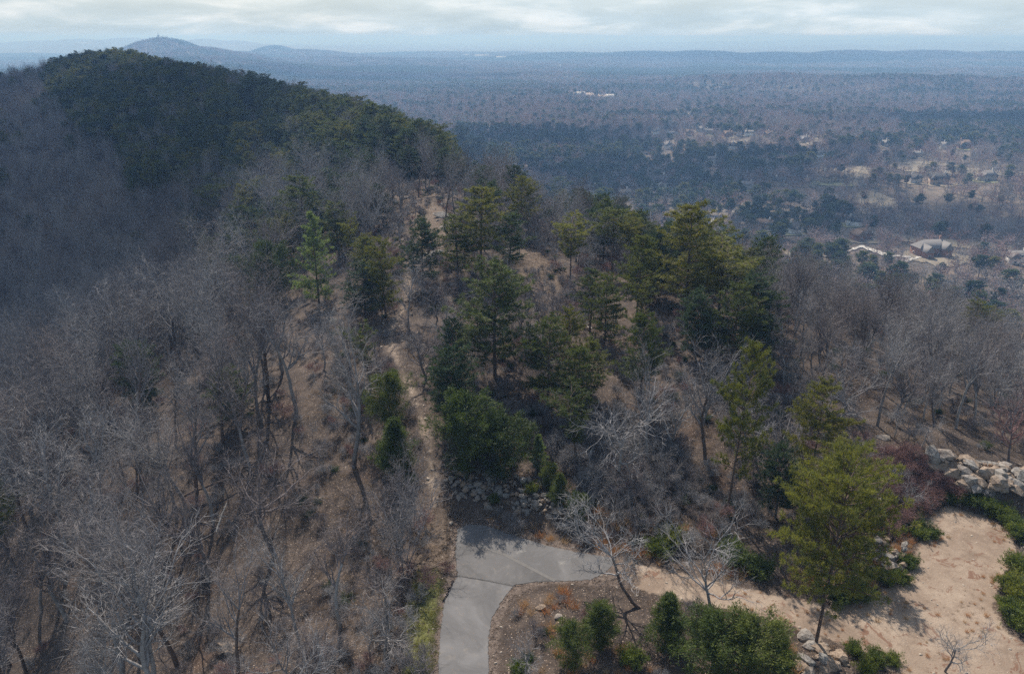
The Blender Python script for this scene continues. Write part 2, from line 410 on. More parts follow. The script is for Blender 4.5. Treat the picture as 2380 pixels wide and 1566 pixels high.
def asphalt_mat(name, base, amp=.24):
    M = Mat(name); n = M.noise(.5, 5, .7); f = M.noise(26, 2, .6); st = M.noise(1.3, 4, .6, dist=1.2)
    c = M.mix(n, tuple(b * .78 for b in base), tuple(b * 1.2 for b in base))
    c = M.mix(M.ramp(f, [(.35, .5), (.6, 0.0)]), c, tuple(b * .6 for b in base))
    c = M.mix(M.ramp(st, [(.56, 0.0), (.70, .5)]), c, (.20, .18, .16))
    c = M.mix(M.ramp(M.noise(.22, 4, .7, dist=.8), [(.40, .75), (.60, 0.0)]), c, tuple(b * .58 for b in base))

    v = M.voro(.9); lf = M.voro(2.4)
    c = M.mix(M.math('LESS_THAN', lf.outputs['Distance'], .075), c, (.22, .14, .09))
    M.color(c); M.bump(f, .4, .02); M.alpha(edge_alpha(M, amp, 2.2, .06)); return M.m
M_asph_a = asphalt_mat('worn_asphalt', (.165, .162, .163)); M_asph_b = asphalt_mat('older_asphalt', (.13, .127, .127)); M_asph_c = asphalt_mat('lane_asphalt', (.16, .157, .158))
def plain(name, c, rough=.85, var=.25, scale=2.0, metal=0):
    M = Mat(name); n = M.noise(scale, 4, .65)
    M.color(M.mix(n, tuple(x * (1 - var) for x in c), tuple(min(1, x * (1 + var)) for x in c))); M.b.inputs['Roughness'].default_value = rough; M.b.inputs['Metallic'].default_value = metal
    return M.m
M_seam2 = plain('tar_band', (.13, .125, .12)); M_seam = plain('seam_tar', (.05, .048, .046)); M_chalk = Mat('pale_scuff').color((.30, .29, .275)); M_chalk.alpha(M_chalk.ramp(M_chalk.noise(5, 2), [(.30, 0.0), (.62, .6)])); M_chalk = M_chalk.m
def dirt_mat():
    M = Mat('packed_clay'); a = M.noise(.28, 5, .65, dist=.8); b = M.noise(1.7, 5, .75); f = M.noise(11, 3, .7)
    c = M.ramp(a, [(.30, (.16, .122, .093)), (.44, (.225, .174, .134)), (.58, (.28, .222, .172)), (.72, (.33, .268, .21))])
    c = M.mix(M.ramp(b, [(.54, 0.0), (.66, .6)]), c, (.15, .11, .082))
    c = M.mix(M.ramp(M.noise(.5, 4, .7, dist=1.5), [(.58, 0.0), (.63, .8)]), c, (.14, .07, .045))
    c = M.mix(M.ramp(f, [(.3, .7), (.5, 0.0)]), c, (.22, .15, .11))
    v = M.voro(3.3); c = M.mix(M.math('LESS_THAN', v.outputs['Distance'], .10), c, M.ramp(v.outputs['Color'], [(.3, (.20, .14, .10)), (.8, (.55, .47, .38))]))
    M.color(c); M.bump(M.math('ADD', b, f), .7, .09); M.alpha(edge_alpha(M, 1.0, 1.3, .35)); return M.m
M_dirt = dirt_mat()
def trail_mat():
    M = Mat('trail_dirt'); b = M.noise(1.9, 5, .75); f = M.noise(9, 3, .7)
    c = M.ramp(b, [(.34, (.13, .10, .08)), (.5, (.27, .215, .17)), (.66, (.42, .345, .28))])
    c = M.mix(M.ramp(f, [(.32, .8), (.5, 0.0)]), c, (.14, .10, .075))
    v = M.voro(3.8); c = M.mix(M.math('LESS_THAN', v.outputs['Distance'], .13), c, M.ramp(v.outputs['Color'], [(.3, (.16, .11, .08)), (.8, (.52, .42, .33))]))
    M.color(c); M.bump(M.math('ADD', b, f), .8, .1); M.alpha(edge_alpha(M, 1.2, 1.1, 1.1)); return M.m
M_trail = trail_mat()
def verge_mat(name, cols, amp=.6):
    M = Mat(name); b = M.noise(2.4, 5, .8); f = M.noise(14, 3, .7); g = M.noise(.6, 3, .6)
    c = M.ramp(b, [(.34, cols[0]), (.5, cols[1]), (.64, cols[2])])
    c = M.mix(M.ramp(f, [(.32, .8), (.52, 0.0)]), c, tuple(x * .35 for x in cols[0]))
    M.color(c); M.bump(M.math('ADD', b, f), .9, .15)
    a = M.math('MULTIPLY', edge_alpha(M, amp, 1.2, .6), M.ramp(M.noise(3.1, 4, .7), [(.36, 0.0), (.48, 1.0)])); M.alpha(a); return M.m
M_grass = verge_mat('winter_lawn', [(.11, .10, .04), (.16, .17, .06), (.26, .25, .10)])
M_tan = verge_mat('dry_straw', [(.10, .075, .058), (.165, .125, .096), (.25, .195, .15)])
M_gravel = verge_mat('litter_verge', [(.11, .085, .07), (.17, .132, .11), (.26, .21, .175)])
M_fair = plain('dormant_turf', (.20, .172, .13), var=.2, scale=.05); M_lawn2 = plain('greenish_winter_lawn', (.20, .20, .11), var=.25, scale=.06); M_drive = plain('concrete_drive', (.42, .40, .37), var=.12, scale=.2); M_lot = plain('pale_parking_lot', (.60, .58, .55), scale=.02)

# ------------------------------------------------------------------ ground sheet
def axis(lo, hi, step, ratio, far_lo, far_hi):
    a = list(np.arange(lo, hi + 1e-6, step)); s = step
    while a[-1] < far_hi: s *= ratio; a.append(a[-1] + s)
    b = []; s = step; v = lo
    while v > far_lo: s *= ratio; v -= s; b.append(v)
    return np.array(b[::-1] + a)
gx = axis(-34, 64, .5, 1.026, -26000, 26000); gy = axis(34, 125, .5, 1.017, -500, 32000)
X, Y = np.meshgrid(gx, gy); Z = terrain(X.ravel(), Y.ravel())
nx, ny = len(gx), len(gy)
i = np.arange(nx - 1); j = np.arange(ny - 1); I, J = np.meshgrid(i, j); a = (J * nx + I).ravel()
me = mesh_np('ground', np.stack([X.ravel(), Y.ravel(), Z], 1), [np.stack([a, a + 1, a + nx + 1, a + nx], 1)], [M_ground], smooth=True)
g_o = tag(obj('ground', me), 'leaf-strewn ridge falling to a wide wooded valley', None, None, 'structure')
print('ground', nx, ny, time.time() - T0)

def sheet(name, poly, mat, off=.03, res=.25, margin=1.0, kind='structure', label=None, flat=None):
    P = np.array(poly); lo = P.min(0) - margin; hi = P.max(0) + margin
    xs = np.arange(lo[0], hi[0] + res, res); ys = np.arange(lo[1], hi[1] + res, res)
    X, Y = np.meshgrid(xs, ys); x = X.ravel(); y = Y.ravel()
    s = sdf(x, y, P); n = len(xs)
    I, J = np.meshgrid(np.arange(len(xs) - 1), np.arange(len(ys) - 1)); a = (J * n + I).ravel()
    q = np.stack([a, a + 1, a + n + 1, a + n], 1)
    q = q[(s[q] < margin).all(1)]
    if not len(q): print('EMPTY SHEET', label); return
    used = np.unique(q); mp = np.full(len(x), -1); mp[used] = np.arange(len(used))
    z = terrain(x[used], y[used]) + off if flat is None else np.full(len(used), flat)
    me = mesh_np(name, np.stack([x[used], y[used], z], 1), [mp[q]], [mat], smooth=True); add_attr(me, 'edge', s[used])
    return tag(obj(name, me), label, None, None, kind)

LANE = on_plane([(1016, 1640), (1022, 1480), (1031, 1405), (1063, 1339), (1194, 1362), (1165, 1400), (1142, 1440), (1135, 1500), (1140, 1640)])
PAD_L = on_plane([(1063, 1338), (1058, 1290), (1060, 1256), (1170, 1286), (1290, 1349), (1240, 1353), (1194, 1361)])
PAD_U = on_plane([(1060, 1256), (1063, 1230), (1088, 1219), (1130, 1222), (1180, 1240), (1270, 1268), (1340, 1283), (1432, 1298), (1415, 1325), (1375, 1348), (1310, 1352), (1290, 1349), (1170, 1286)])
ROAD = on_plane([(1016, 1640), (1022, 1480), (1031, 1405), (1063, 1339), (1058, 1290), (1063, 1230), (1088, 1219), (1130, 1222), (1180, 1240), (1270, 1268), (1340, 1283), (1432, 1298), (1415, 1325), (1375, 1348), (1310, 1352), (1240, 1353), (1194, 1361), (1165, 1400), (1142, 1440), (1135, 1500), (1140, 1640)])
DIRT = smooth_poly(on_plane([(1375, 1352), (1430, 1292), (1520, 1318), (1640, 1345), (1760, 1372), (1900, 1400), (2040, 1385), (2100, 1320), (2140, 1260), (2150, 1200), (2190, 1168), (2260, 1175), (2330, 1215), (2375, 1260), (2350, 1330), (2315, 1400), (2330, 1460), (2420, 1520), (2500, 1700), (2150, 1620), (1990, 1510), (1850, 1462), (1650, 1412), (1480, 1375)]), 2)
sheet('dirt_track', DIRT, M_dirt, flat=-44.965, res=.4, margin=1.6, label='pinkish bare clay track and clearing')
sheet('litter_verge', smooth_poly(on_plane([(985, 1640), (1000, 1460), (1030, 1330), (1030, 1240), (1070, 1200), (1200, 1222), (1330, 1260), (1450, 1284), (1500, 1330), (1480, 1375), (1400, 1372), (1290, 1362), (1220, 1380), (1185, 1420), (1170, 1500), (1180, 1640)]), 2), M_gravel, off=.045, res=.35, margin=1.2, label='leafy gravel verge round the asphalt')
sheet('straw_bank', smooth_poly(on_plane([(955, 1350), (965, 1240), (1000, 1190), (1050, 1200), (1052, 1300), (1035, 1370), (1000, 1400)]), 2), M_tan, off=.05, res=.35, margin=1.2, label='pale straw-covered verge at trail foot')
sheet('grass_verge', smooth_poly(on_plane([(935, 1640), (930, 1480), (950, 1340), (1000, 1310), (1035, 1330), (1020, 1420), (1008, 1500), (1000, 1640)]), 2), M_grass, off=.055, res=.35, margin=1.2, label='mossy green grass verge beside the lane')
# asphalt: three pours, a seam, pale scuffs
sheet('asphalt_base', ROAD, M_asph_b, flat=-44.936, res=.2, margin=.45, label='asphalt bed of lane and turnaround')
for nm, P, m, lb in (('lane_asphalt', LANE, M_asph_c, 'grey asphalt lane coming up from below'), ('turnaround_asphalt', PAD_L, M_asph_b, 'darker asphalt wedge of the turnaround'), ('turnaround_asphalt', PAD_U, M_asph_a, 'paler upper asphalt of the turnaround')):
    sheet(nm, P, m, flat=-44.930 + .004 * ('older' in m.name) + .008 * ('lane' in m.name), res=.2, margin=.35, label=lb)
def strip(name, pxs, w, mat, z, label=None):
    P = on_plane(pxs, z); V = []; F = []
    for k in range(len(P)):
        t = P[min(k + 1, len(P) - 1)] - P[max(k - 1, 0)]; t = t / np.linalg.norm(t); nn = np.array([-t[1], t[0]]) * w / 2
        V += [(*(P[k] - nn), z), (*(P[k] + nn), z)]
        if k: F.append((2 * k - 2, 2 * k - 1, 2 * k + 1, 2 * k))
    return tag(obj(name, mesh_np(name, V, [np.array(F)], [mat])), label, kind='structure')
strip('asphalt_seam', [(1062, 1338), (1110, 1345), (1150, 1353), (1195, 1362)], .07, M_seam, -44.916, 'dark joint across the lane')
strip('asphalt_seam', [(1062, 1257), (1115, 1268), (1170, 1287), (1230, 1318), (1290, 1349)], .34, M_seam2, -44.917, 'dark rolled joint between old and new asphalt')
for pq in ([(1197, 1272), (1221, 1262)], [(1199, 1284), (1222, 1278)], [(1300, 1309), (1315, 1306)]):
    strip('pale_scuff', pq, .42, M_chalk, -44.915, 'pale scuffed mark on the asphalt')
# footpath along the ridge
tr_px = [(1030, 1215), (1010, 1175), (1003, 1100), (1000, 1040), (982, 980), (965, 925), (935, 870), (912, 815), (905, 780), (925, 740), (950, 690), (950, 640), (975, 590), (1000, 545), (1010, 500), (1005, 460)]
trp = hit([p[0] for p in tr_px], [p[1] for p in tr_px])[:, :2]
trs = smooth_poly(trp, 2, False)
def buffer(P, w):
    t = np.gradient(P, axis=0); t /= np.linalg.norm(t, axis=1, keepdims=True); n = np.stack([-t[:, 1], t[:, 0]], 1)
    ww = w * (1 + .35 * np.sin(np.arange(len(P)) * .9))[:, None]
    return np.vstack([P + n * ww / 2, (P - n * ww / 2)[::-1]])
TRAILP = buffer(trs, 1.6)
sheet('footpath', TRAILP, M_trail, off=.04, res=.3, margin=1.3, label='narrow trodden dirt trail along the ridge')
OUTCROP = [hit([p[0] for p in L], [p[1] for p in L])[:, :2] for L in (
    [(1195, 580), (1260, 570), (1330, 620), (1300, 700), (1230, 740), (1190, 690)], [(900, 440), (1010, 440), (1050, 500), (1080, 590), (1000, 620), (960, 560), (940, 490)], [(1560, 900), (1650, 860), (1700, 960), (1620, 1010)])]
for P in OUTCROP[:2]: sheet('straw_bank', smooth_poly(P, 2), M_tan, off=.05, res=.6, margin=1.5, label='sunlit bare patch of straw and stones on the ridge')
print('sheets', time.time() - T0)

# ------------------------------------------------------------------ tree generators (each in metres, base at origin)
def rvec(rs): v = rs.normal(size=3); return v / np.linalg.norm(v)
def gen_bare(seed, H=15.0, spread=1.0, trunk_frac=.55, gnarl=.16, n1=11, n2=6, n3=6, n4=3, multi=1, twig=.024, lean=0.0):
    rs = np.random.default_rng(seed); S = {0: [], 1: [], 2: [], 3: []}; TW = []
    def grow(p, d, L, r, lv, n):
        pts = [p]; dirs = [d]; rr = [r]
        for k in range(n):
            d = d + rvec(rs) * gnarl * (1 + .5 * lv) + np.array([0, 0, 1]) * (.03 if lv == 0 else .10); d /= np.linalg.norm(d)
            q = p + d * L / n; r2 = r * (1 - (.52 if lv == 0 else .72) * (k + 1) / n)
            S[min(lv, 3)].append((p, q, rr[-1], r2)); p = q; pts.append(p); dirs.append(d); rr.append(r2)
        return pts, dirs, rr
    def child(pts, dirs, rr, t, ang):
        f = t * (len(pts) - 1); k = min(int(f), len(pts) - 2); u = f - k
        p = pts[k] * (1 - u) + pts[k + 1] * u; d = dirs[k]; r = rr[k] * (1 - u) + rr[k + 1] * u
        a = rvec(rs); a -= d * a.dot(d); a /= np.linalg.norm(a)
        return p, d * math.cos(ang) + a * math.sin(ang), r
    for mlt in range(multi):
        d0 = np.array([rs.normal() * .05 + lean, rs.normal() * .05, 1.0]) if multi == 1 else np.array([rs.normal() * .35, rs.normal() * .35, 1.0])
        T = grow(np.array([0, 0, -.4]) if multi == 1 else np.array([rs.normal() * .15, rs.normal() * .15, -.2]), d0 / np.linalg.norm(d0), H * trunk_frac + .4, H * .016 if multi == 1 else H * .007, 0, 8)
        for a1 in range(n1):
            t1 = 1.0 if a1 < 3 else (.45 + .55 * rs.random() ** .7)
            p, d, r = child(*T, t1, (.35 + .45 * rs.random()) * spread if a1 < 3 else (.6 + .5 * rs.random()) * spread)
            L1 = H * (.40 if a1 < 3 else .22 + .14 * rs.random()) * (1.1 - .3 * (1 - t1))
            B = grow(p, d, L1, r * .72, 1, 5)
            for a2 in range(n2):
                t2 = .25 + .75 * (a2 + rs.random()) / n2
                p2, d2, r2 = child(*B, min(t2, 1), .5 + .45 * rs.random())
                L2 = L1 * (.55 - .2 * t2) * (.8 + .4 * rs.random()) + .3
                C = grow(p2, d2, L2, max(r2 * .66, .028), 2, 4)
                for a3 in range(n3):
                    t3 = .2 + .8 * (a3 + rs.random()) / n3
                    p3, d3, r3 = child(*C, min(t3, 1), .5 + .5 * rs.random())
                    L3 = L2 * (.5 - .15 * t3) * (.8 + .5 * rs.random()) + .15
                    D = grow(p3, d3, L3, max(r3 * .6, .012), 3, 2)
                    for a4 in range(n4):
                        p4, d4, _ = child(*D, .3 + .7 * rs.random(), .4 + .5 * rs.random())
                        TW.append((p4, d4, L3 * (.35 + .5 * rs.random()) + .12))
    tr = Geo(); brn = Geo()
    def put(g, L, k):
        if L: g.tubes([s[0] for s in L], [s[1] for s in L], np.array([s[2] for s in L]), np.array([s[3] for s in L]), k)
    put(tr, S[0], 7); put(brn, S[1], 5); put(brn, S[2], 3); put(brn, S[3], 3)
    if TW: brn.blades([t[0] for t in TW], [t[1] for t in TW], np.array([t[2] for t in TW]), twig * (H / 15) ** .5)
    return tr, brn

def gen_pine(seed, H=14.0, base=.3, width=.30, prof='round', dens=1.0, droop=.0, tuft=.36, nb=15, bare_stubs=True, clump=1.25, bw=.055, bend=.3):
    width = width * 1.25
    rs = np.random.default_rng(seed); tr = Geo(); cr = Geo(); limb = Geo()
    n = 10; p = np.array([0, 0, -.4]); pts = [p]; dx, dy = rs.normal(size=2) * .02 * bend / .3
    for k in range(n):
        p = p + np.array([(dx + rs.normal() * .012 * bend / .3) * H / n * 1.5, (dy + rs.normal() * .012 * bend / .3) * H / n * 1.5, (H * .97 + .4) / n]); pts.append(p)
    pts = np.array(pts); rad = H * .0125 * (1 - np.linspace(0, .88, n + 1))
    tr.tubes(pts[:-1], pts[1:], rad[:-1], rad[1:], 7)
    P0, P1, R0, R1 = [], [], [], []; TP, TD, TS = [], [], []
    z = H * base
    if bare_stubs:
        for k in range(int(10)):
            zz_ = H * (base * .5 + .5 * base * rs.random()); f = (zz_ + .4) / (H * .97 + .4) * n; q = pts[int(f)] * (1 - f % 1) + pts[min(int(f) + 1, n)] * (f % 1)
            a = rs.random() * 6.28; d = np.array([math.cos(a), math.sin(a), rs.normal() * .3]); P0.append(q); P1.append(q + d * (.4 + rs.random() * 1.0)); R0.append(.03); R1.append(.008)
    while z < H * .97:
        t = (z - H * base) / (H * (1 - base))
        if prof == 'round': w = math.sin(math.pi * min(1, .22 + .74 * t)) ** .8
        elif prof == 'cone': w = (1 - t) ** .85 * min(1, .55 + t * 3) + .06
        elif prof == 'flat': w = .35 + .75 * t ** 1.3 if t < .93 else .8
        elif prof == 'dome': w = (1 - t ** 2.4) ** .6 * (.72 + .5 * min(1, t * 2.5)) * .85 + .08
        w *= H * width
        for k in range(rs.integers(2, 5)):
            if rs.random() > dens: continue
            f = (z + .4) / (H * .97 + .4) * n; q = pts[min(int(f), n - 1)] * (1 - f % 1) + pts[min(int(f) + 1, n)] * (f % 1)
            a = rs.random() * 6.28; L = w * (.55 + .6 * rs.random())
            rise = (.15 + .55 * t) if prof != 'flat' else (.55 - .35 * t)
            d = np.array([math.cos(a), math.sin(a), rise - droop]); d /= np.linalg.norm(d)
            m = 4; qp = q; r = .012 * L + .015
            for s_ in range(m):
                d = d + np.array([rs.normal() * .12, rs.normal() * .12, .03 + rs.normal() * .06 - droop * .1]); d /= np.linalg.norm(d)
                qn = qp + d * L / m; P0.append(qp); P1.append(qn); R0.append(r * (1 - s_ / m * .8)); R1.append(r * (1 - (s_ + 1) / m * .8))
                lat = np.cross(d, [0, 0, 1]); lat /= np.linalg.norm(lat) + 1e-6
                ns = max(2, int(L / m / .32 * clump))
                for s2 in range(ns):
                    fr = (s2 + rs.random()) / ns; pos_t = (s_ + fr) / m
                    if pos_t < .22 and rs.random() < .7: continue
                    pp = qp * (1 - fr) + qn * fr; sd = 1 if rs.random() < .5 else -1
                    Ls = L * .32 * (1.15 - pos_t) * (.6 + .8 * rs.random()) + .15
                    dd = d * (.4 + .4 * rs.random()) + lat * sd + np.array([0, 0, .15 + rs.normal() * .2]); dd /= np.linalg.norm(dd)
                    pe = pp + dd * Ls; P0.append(pp); P1.append(pe); R0.append(.012); R1.append(.006)
                    for u in np.arange(.35, 1.01, .24 / max(Ls, .3)):
                        TP.append(pp + dd * Ls * u + rs.normal(size=3) * .05); TD.append(dd); TS.append(1)
                qp = qn
            TP.append(qp); TD.append(d); TS.append(1.2)
        z += (.30 + .28 * rs.random()) * (H / 14) ** .5
    for k in range(6): TP.append(pts[-1] + rs.normal(size=3) * .18); TD.append(np.array([0, 0, 1.])); TS.append(1.2)
    limb.tubes(P0, P1, np.array(R0), np.array(R1), 3)
    TP = np.repeat(np.array(TP), nb, 0); TD = np.repeat(np.array(TD), nb, 0); TS = np.repeat(np.array(TS), nb)
    D = TD * .7 + RNG.normal(size=TD.shape) * .75 + np.array([0, 0, .35])
    cr.blades(TP + RNG.normal(size=TP.shape) * tuft * .14, D, tuft * TS * (.7 + .5 * RNG.random(len(TS))), bw)
    return tr, limb, cr

def gen_bushy(seed, H=4.0, W=1.6, prof='cone', n=3400, blade=.19, bw=.042, up=.7):
    rs = np.random.default_rng(seed); tr = Geo(); cr = Geo(); P0, P1, R0, R1 = [], [], [], []; TP = []; TD = []
    tr.tubes([(0, 0, -.3), (0, 0, H * .4)], [(0, 0, H * .4), (0, 0, H * .93)], np.array([H * .014, H * .01]), np.array([H * .01, .01]), 5)
    nl = int(50 * (H / 4) ** .5 * (1.4 if W > H * .5 else 1))
    for k in range(nl):
        t = (k + rs.random()) / nl; z = H * (.04 + .92 * t); a = rs.random() * 6.28 + k * 2.4
        w = {'cone': (1 - t) ** .7 * min(1, .6 + 2.5 * t), 'egg': math.sin(math.pi * (.18 + .8 * t)) ** .7, 'mound': (1 - t ** 2) ** .5}[prof] * W * (.55 + .75 * rs.random())
        d = np.array([math.cos(a), math.sin(a), up * (.5 + .6 * rs.random())]); d /= np.linalg.norm(d)
        if prof == 'mound': z *= .45
        q = np.array([0, 0, z]); e_ = q + d * w / max(.35, math.hypot(d[0], d[1])) * .9
        P0.append(q); P1.append(e_); R0.append(.018); R1.append(.006)
        m = max(6, int(n / nl))
        u = rs.random(m) ** .6; pp = q + (e_ - q) * u[:, None] + rs.normal(size=(m, 3)) * (.12 + .20 * (1 - u[:, None]) * w)
        TP.append(pp); TD.append(np.tile(d, (m, 1)) + rs.normal(size=(m, 3)) * .55 + np.array([0, 0, .3]))
    tr.tubes(P0, P1, np.array(R0), np.array(R1), 3)
    TP = np.repeat(np.concatenate(TP), 4, 0); TD = np.repeat(np.concatenate(TD), 4, 0)
    cr.blades(TP + RNG.normal(size=TP.shape) * .06, TD + RNG.normal(size=TD.shape) * .5, blade * (.6 + .6 * RNG.random(len(TP))), bw)
    return tr, cr

class Proto:
    """meshes of one tree: parts as (name, mesh); height; joined mesh for masses"""
    def __init__(s, H, parts): s.H = H; s.parts = parts
def joined(name, geos, mats):
    G = Geo()
    for k, g in enumerate(geos):
        off = G.n
        for V in g.V: G.V.append(V)
        for (nv, m), L in g.F.items(): G.F.setdefault((nv, k), []).extend([F + off for F in L])
        G.n += g.n
    return G.mesh(name, mats)

PROTO = {}; JOIN = {}
def reg(kind, H, named, mats, join=True):
    parts = [(nm, g.mesh(nm + '_mesh', [mt])) for (nm, g), mt in zip(named, mats)]
    PROTO.setdefault(kind, []).append(Proto(H, parts))
    if join: JOIN.setdefault(kind, []).append(joined(kind + '_mass', [g for _, g in named], mats))
for s_, kw in enumerate([dict(), dict(spread=1.15, trunk_frac=.45), dict(trunk_frac=.62, n1=10), dict(spread=.85, trunk_frac=.6), dict(spread=1.1, gnarl=.22, trunk_frac=.4, n1=12), dict(spread=.8, trunk_frac=.5, n1=13)]):
    a, b = gen_bare(100 + s_, **kw); reg('bare', 15, [('trunk', a), ('branches', b)], [M_bark_g, M_twig])
for s_, kw in enumerate([dict(spread=.62, trunk_frac=.68, n1=11, gnarl=.11), dict(spread=.55, trunk_frac=.62, n1=12, gnarl=.13), dict(spread=.7, trunk_frac=.74, n1=10, gnarl=.10), dict(spread=.6, trunk_frac=.7, n1=8, gnarl=.12)]):
    a, b = gen_bare(120 + s_, H=17, **kw); reg('tall', 17, [('trunk', a), ('branches', b)], [M_bark_g if s_ % 2 else M_bark_p, M_twig])
for s_ in range(2):
    a, b = gen_bare(140 + s_, H=8, trunk_frac=.4, spread=1.1, n1=9, n2=5, n3=5, n4=4, gnarl=.2); reg('sapling', 8, [('trunk', a), ('branches', b)], [M_bark_g, M_twig])
a, b = gen_bare(150, H=8, trunk_frac=.42, spread=.62, n1=6, n2=5, n3=4, n4=3, multi=4); reg('multi', 8, [('trunk', a), ('branches', b)], [M_bark_g, M_twig])
a, b = gen_bare(160, H=9, trunk_frac=.5, spread=1.25, n1=10, n2=6, n3=5, n4=4, gnarl=.24, lean=-.28); reg('leaner', 9, [('trunk', a), ('branches', b)], [M_bark_p, M_twig])
for s_ in range(2):
    a, b = gen_bare(170 + s_, H=3, trunk_frac=.3, spread=1.0, n1=5, n2=4, n3=4, n4=4, multi=6, twig=.03); reg('scrub', 3, [('stems', a), ('twigs', b)], [M_twig, M_twig]); reg('scrub_red', 3, [('stems', a), ('twigs', b)], [M_twig_r, M_twig_r])
PK = ['trunk', 'limbs', 'needles']
def pine(kind, mat, H, **kw):
    t, l, c = gen_pine(H=H, **kw); reg(kind, H, list(zip(PK, (t, l, c))), [M_bark_p, M_bark_p, mat])
pine('pine', M_pine, 14, seed=1, base=.26, width=.21, prof='round')
pine('pine', M_pine, 14, seed=2, base=.18, width=.22, prof='dome', dens=.9)
pine('pine', M_pine, 13, seed=3, base=.40, width=.24, prof='flat', dens=.8)
pine('pine', M_pine, 15, seed=4, base=.32, width=.19, prof='round', dens=.85)
pine('pine_dark', M_pine_d, 14, seed=5, base=.16, width=.23, prof='dome')
pine('pine_dark', M_pine_d, 14, seed=6, base=.2, width=.22, prof='round')
pine('pine_flat', M_pine_y, 12, seed=7, base=.45, width=.34, prof='flat', dens=.9)
pine('pine_pale', M_pine_l, 13, seed=8, base=.10, width=.22, prof='cone', tuft=.36)
pine('pine_big', M_pine_y, 16, seed=9, base=.27, width=.33, bend=0, prof='dome', dens=1.0, clump=1.2, nb=13, droop=.08)
pine('pine_open', M_pine, 14, seed=10, base=.22, width=.24, prof='dome', dens=.75)
pine('pine_tall', M_pine, 14, seed=11, base=.62, width=.20, prof='round', dens=.9)
pine('pine_young', M_pine_l, 5, seed=12, base=.06, width=.24, prof='cone', tuft=.28, bare_stubs=False)
for s_, (W_, pf) in enumerate([(1.9, 'cone'), (2.4, 'egg'), (1.7, 'egg')]):
    t, c = gen_bushy(200 + s_, 5.0, W_, pf, n=5200); reg('cedar', 5, [('trunk', t), ('foliage', c)], [M_bark_p, M_cedar])
for s_ in range(3):
    t, c = gen_bushy(220 + s_, 1.6, 1.2, 'mound', n=1100, blade=.20, bw=.06); reg('shrub', 1.6, [('stems', t), ('foliage', c)], [M_bark_p, M_shrub])
t, c = gen_bushy(230, 1.6, 1.25, 'mound', n=700, blade=.2, bw=.06); JOIN['dark_scrub'] = [joined('dark_scrub', [t, c], [M_bark_p, M_pine_d])]
print('protos', time.time() - T0)

def place(kind, v, x, y, z, h, rz, label, cat, group=None, name=None, wid=1.0, tilt=(0, 0), matswap=None):
    pr = PROTO[kind][v % len(PROTO[kind])]; s = h / pr.H
    root = bpy.data.objects.new(name or 'tree', None); COL.objects.link(root); root.location = (x, y, z)
    root.rotation_euler = (tilt[0], tilt[1], rz); root.scale = (s * wid, s * wid, s); root.empty_display_size = .2
    tag(root, label, cat, group)
    for nm, me in pr.parts:
        c = bpy.data.objects.new(nm, me); COL.objects.link(c); c.parent = root
        if matswap and nm in matswap: c.material_slots[0].link = 'OBJECT'; c.material_slots[0].material = matswap[nm]
    return root

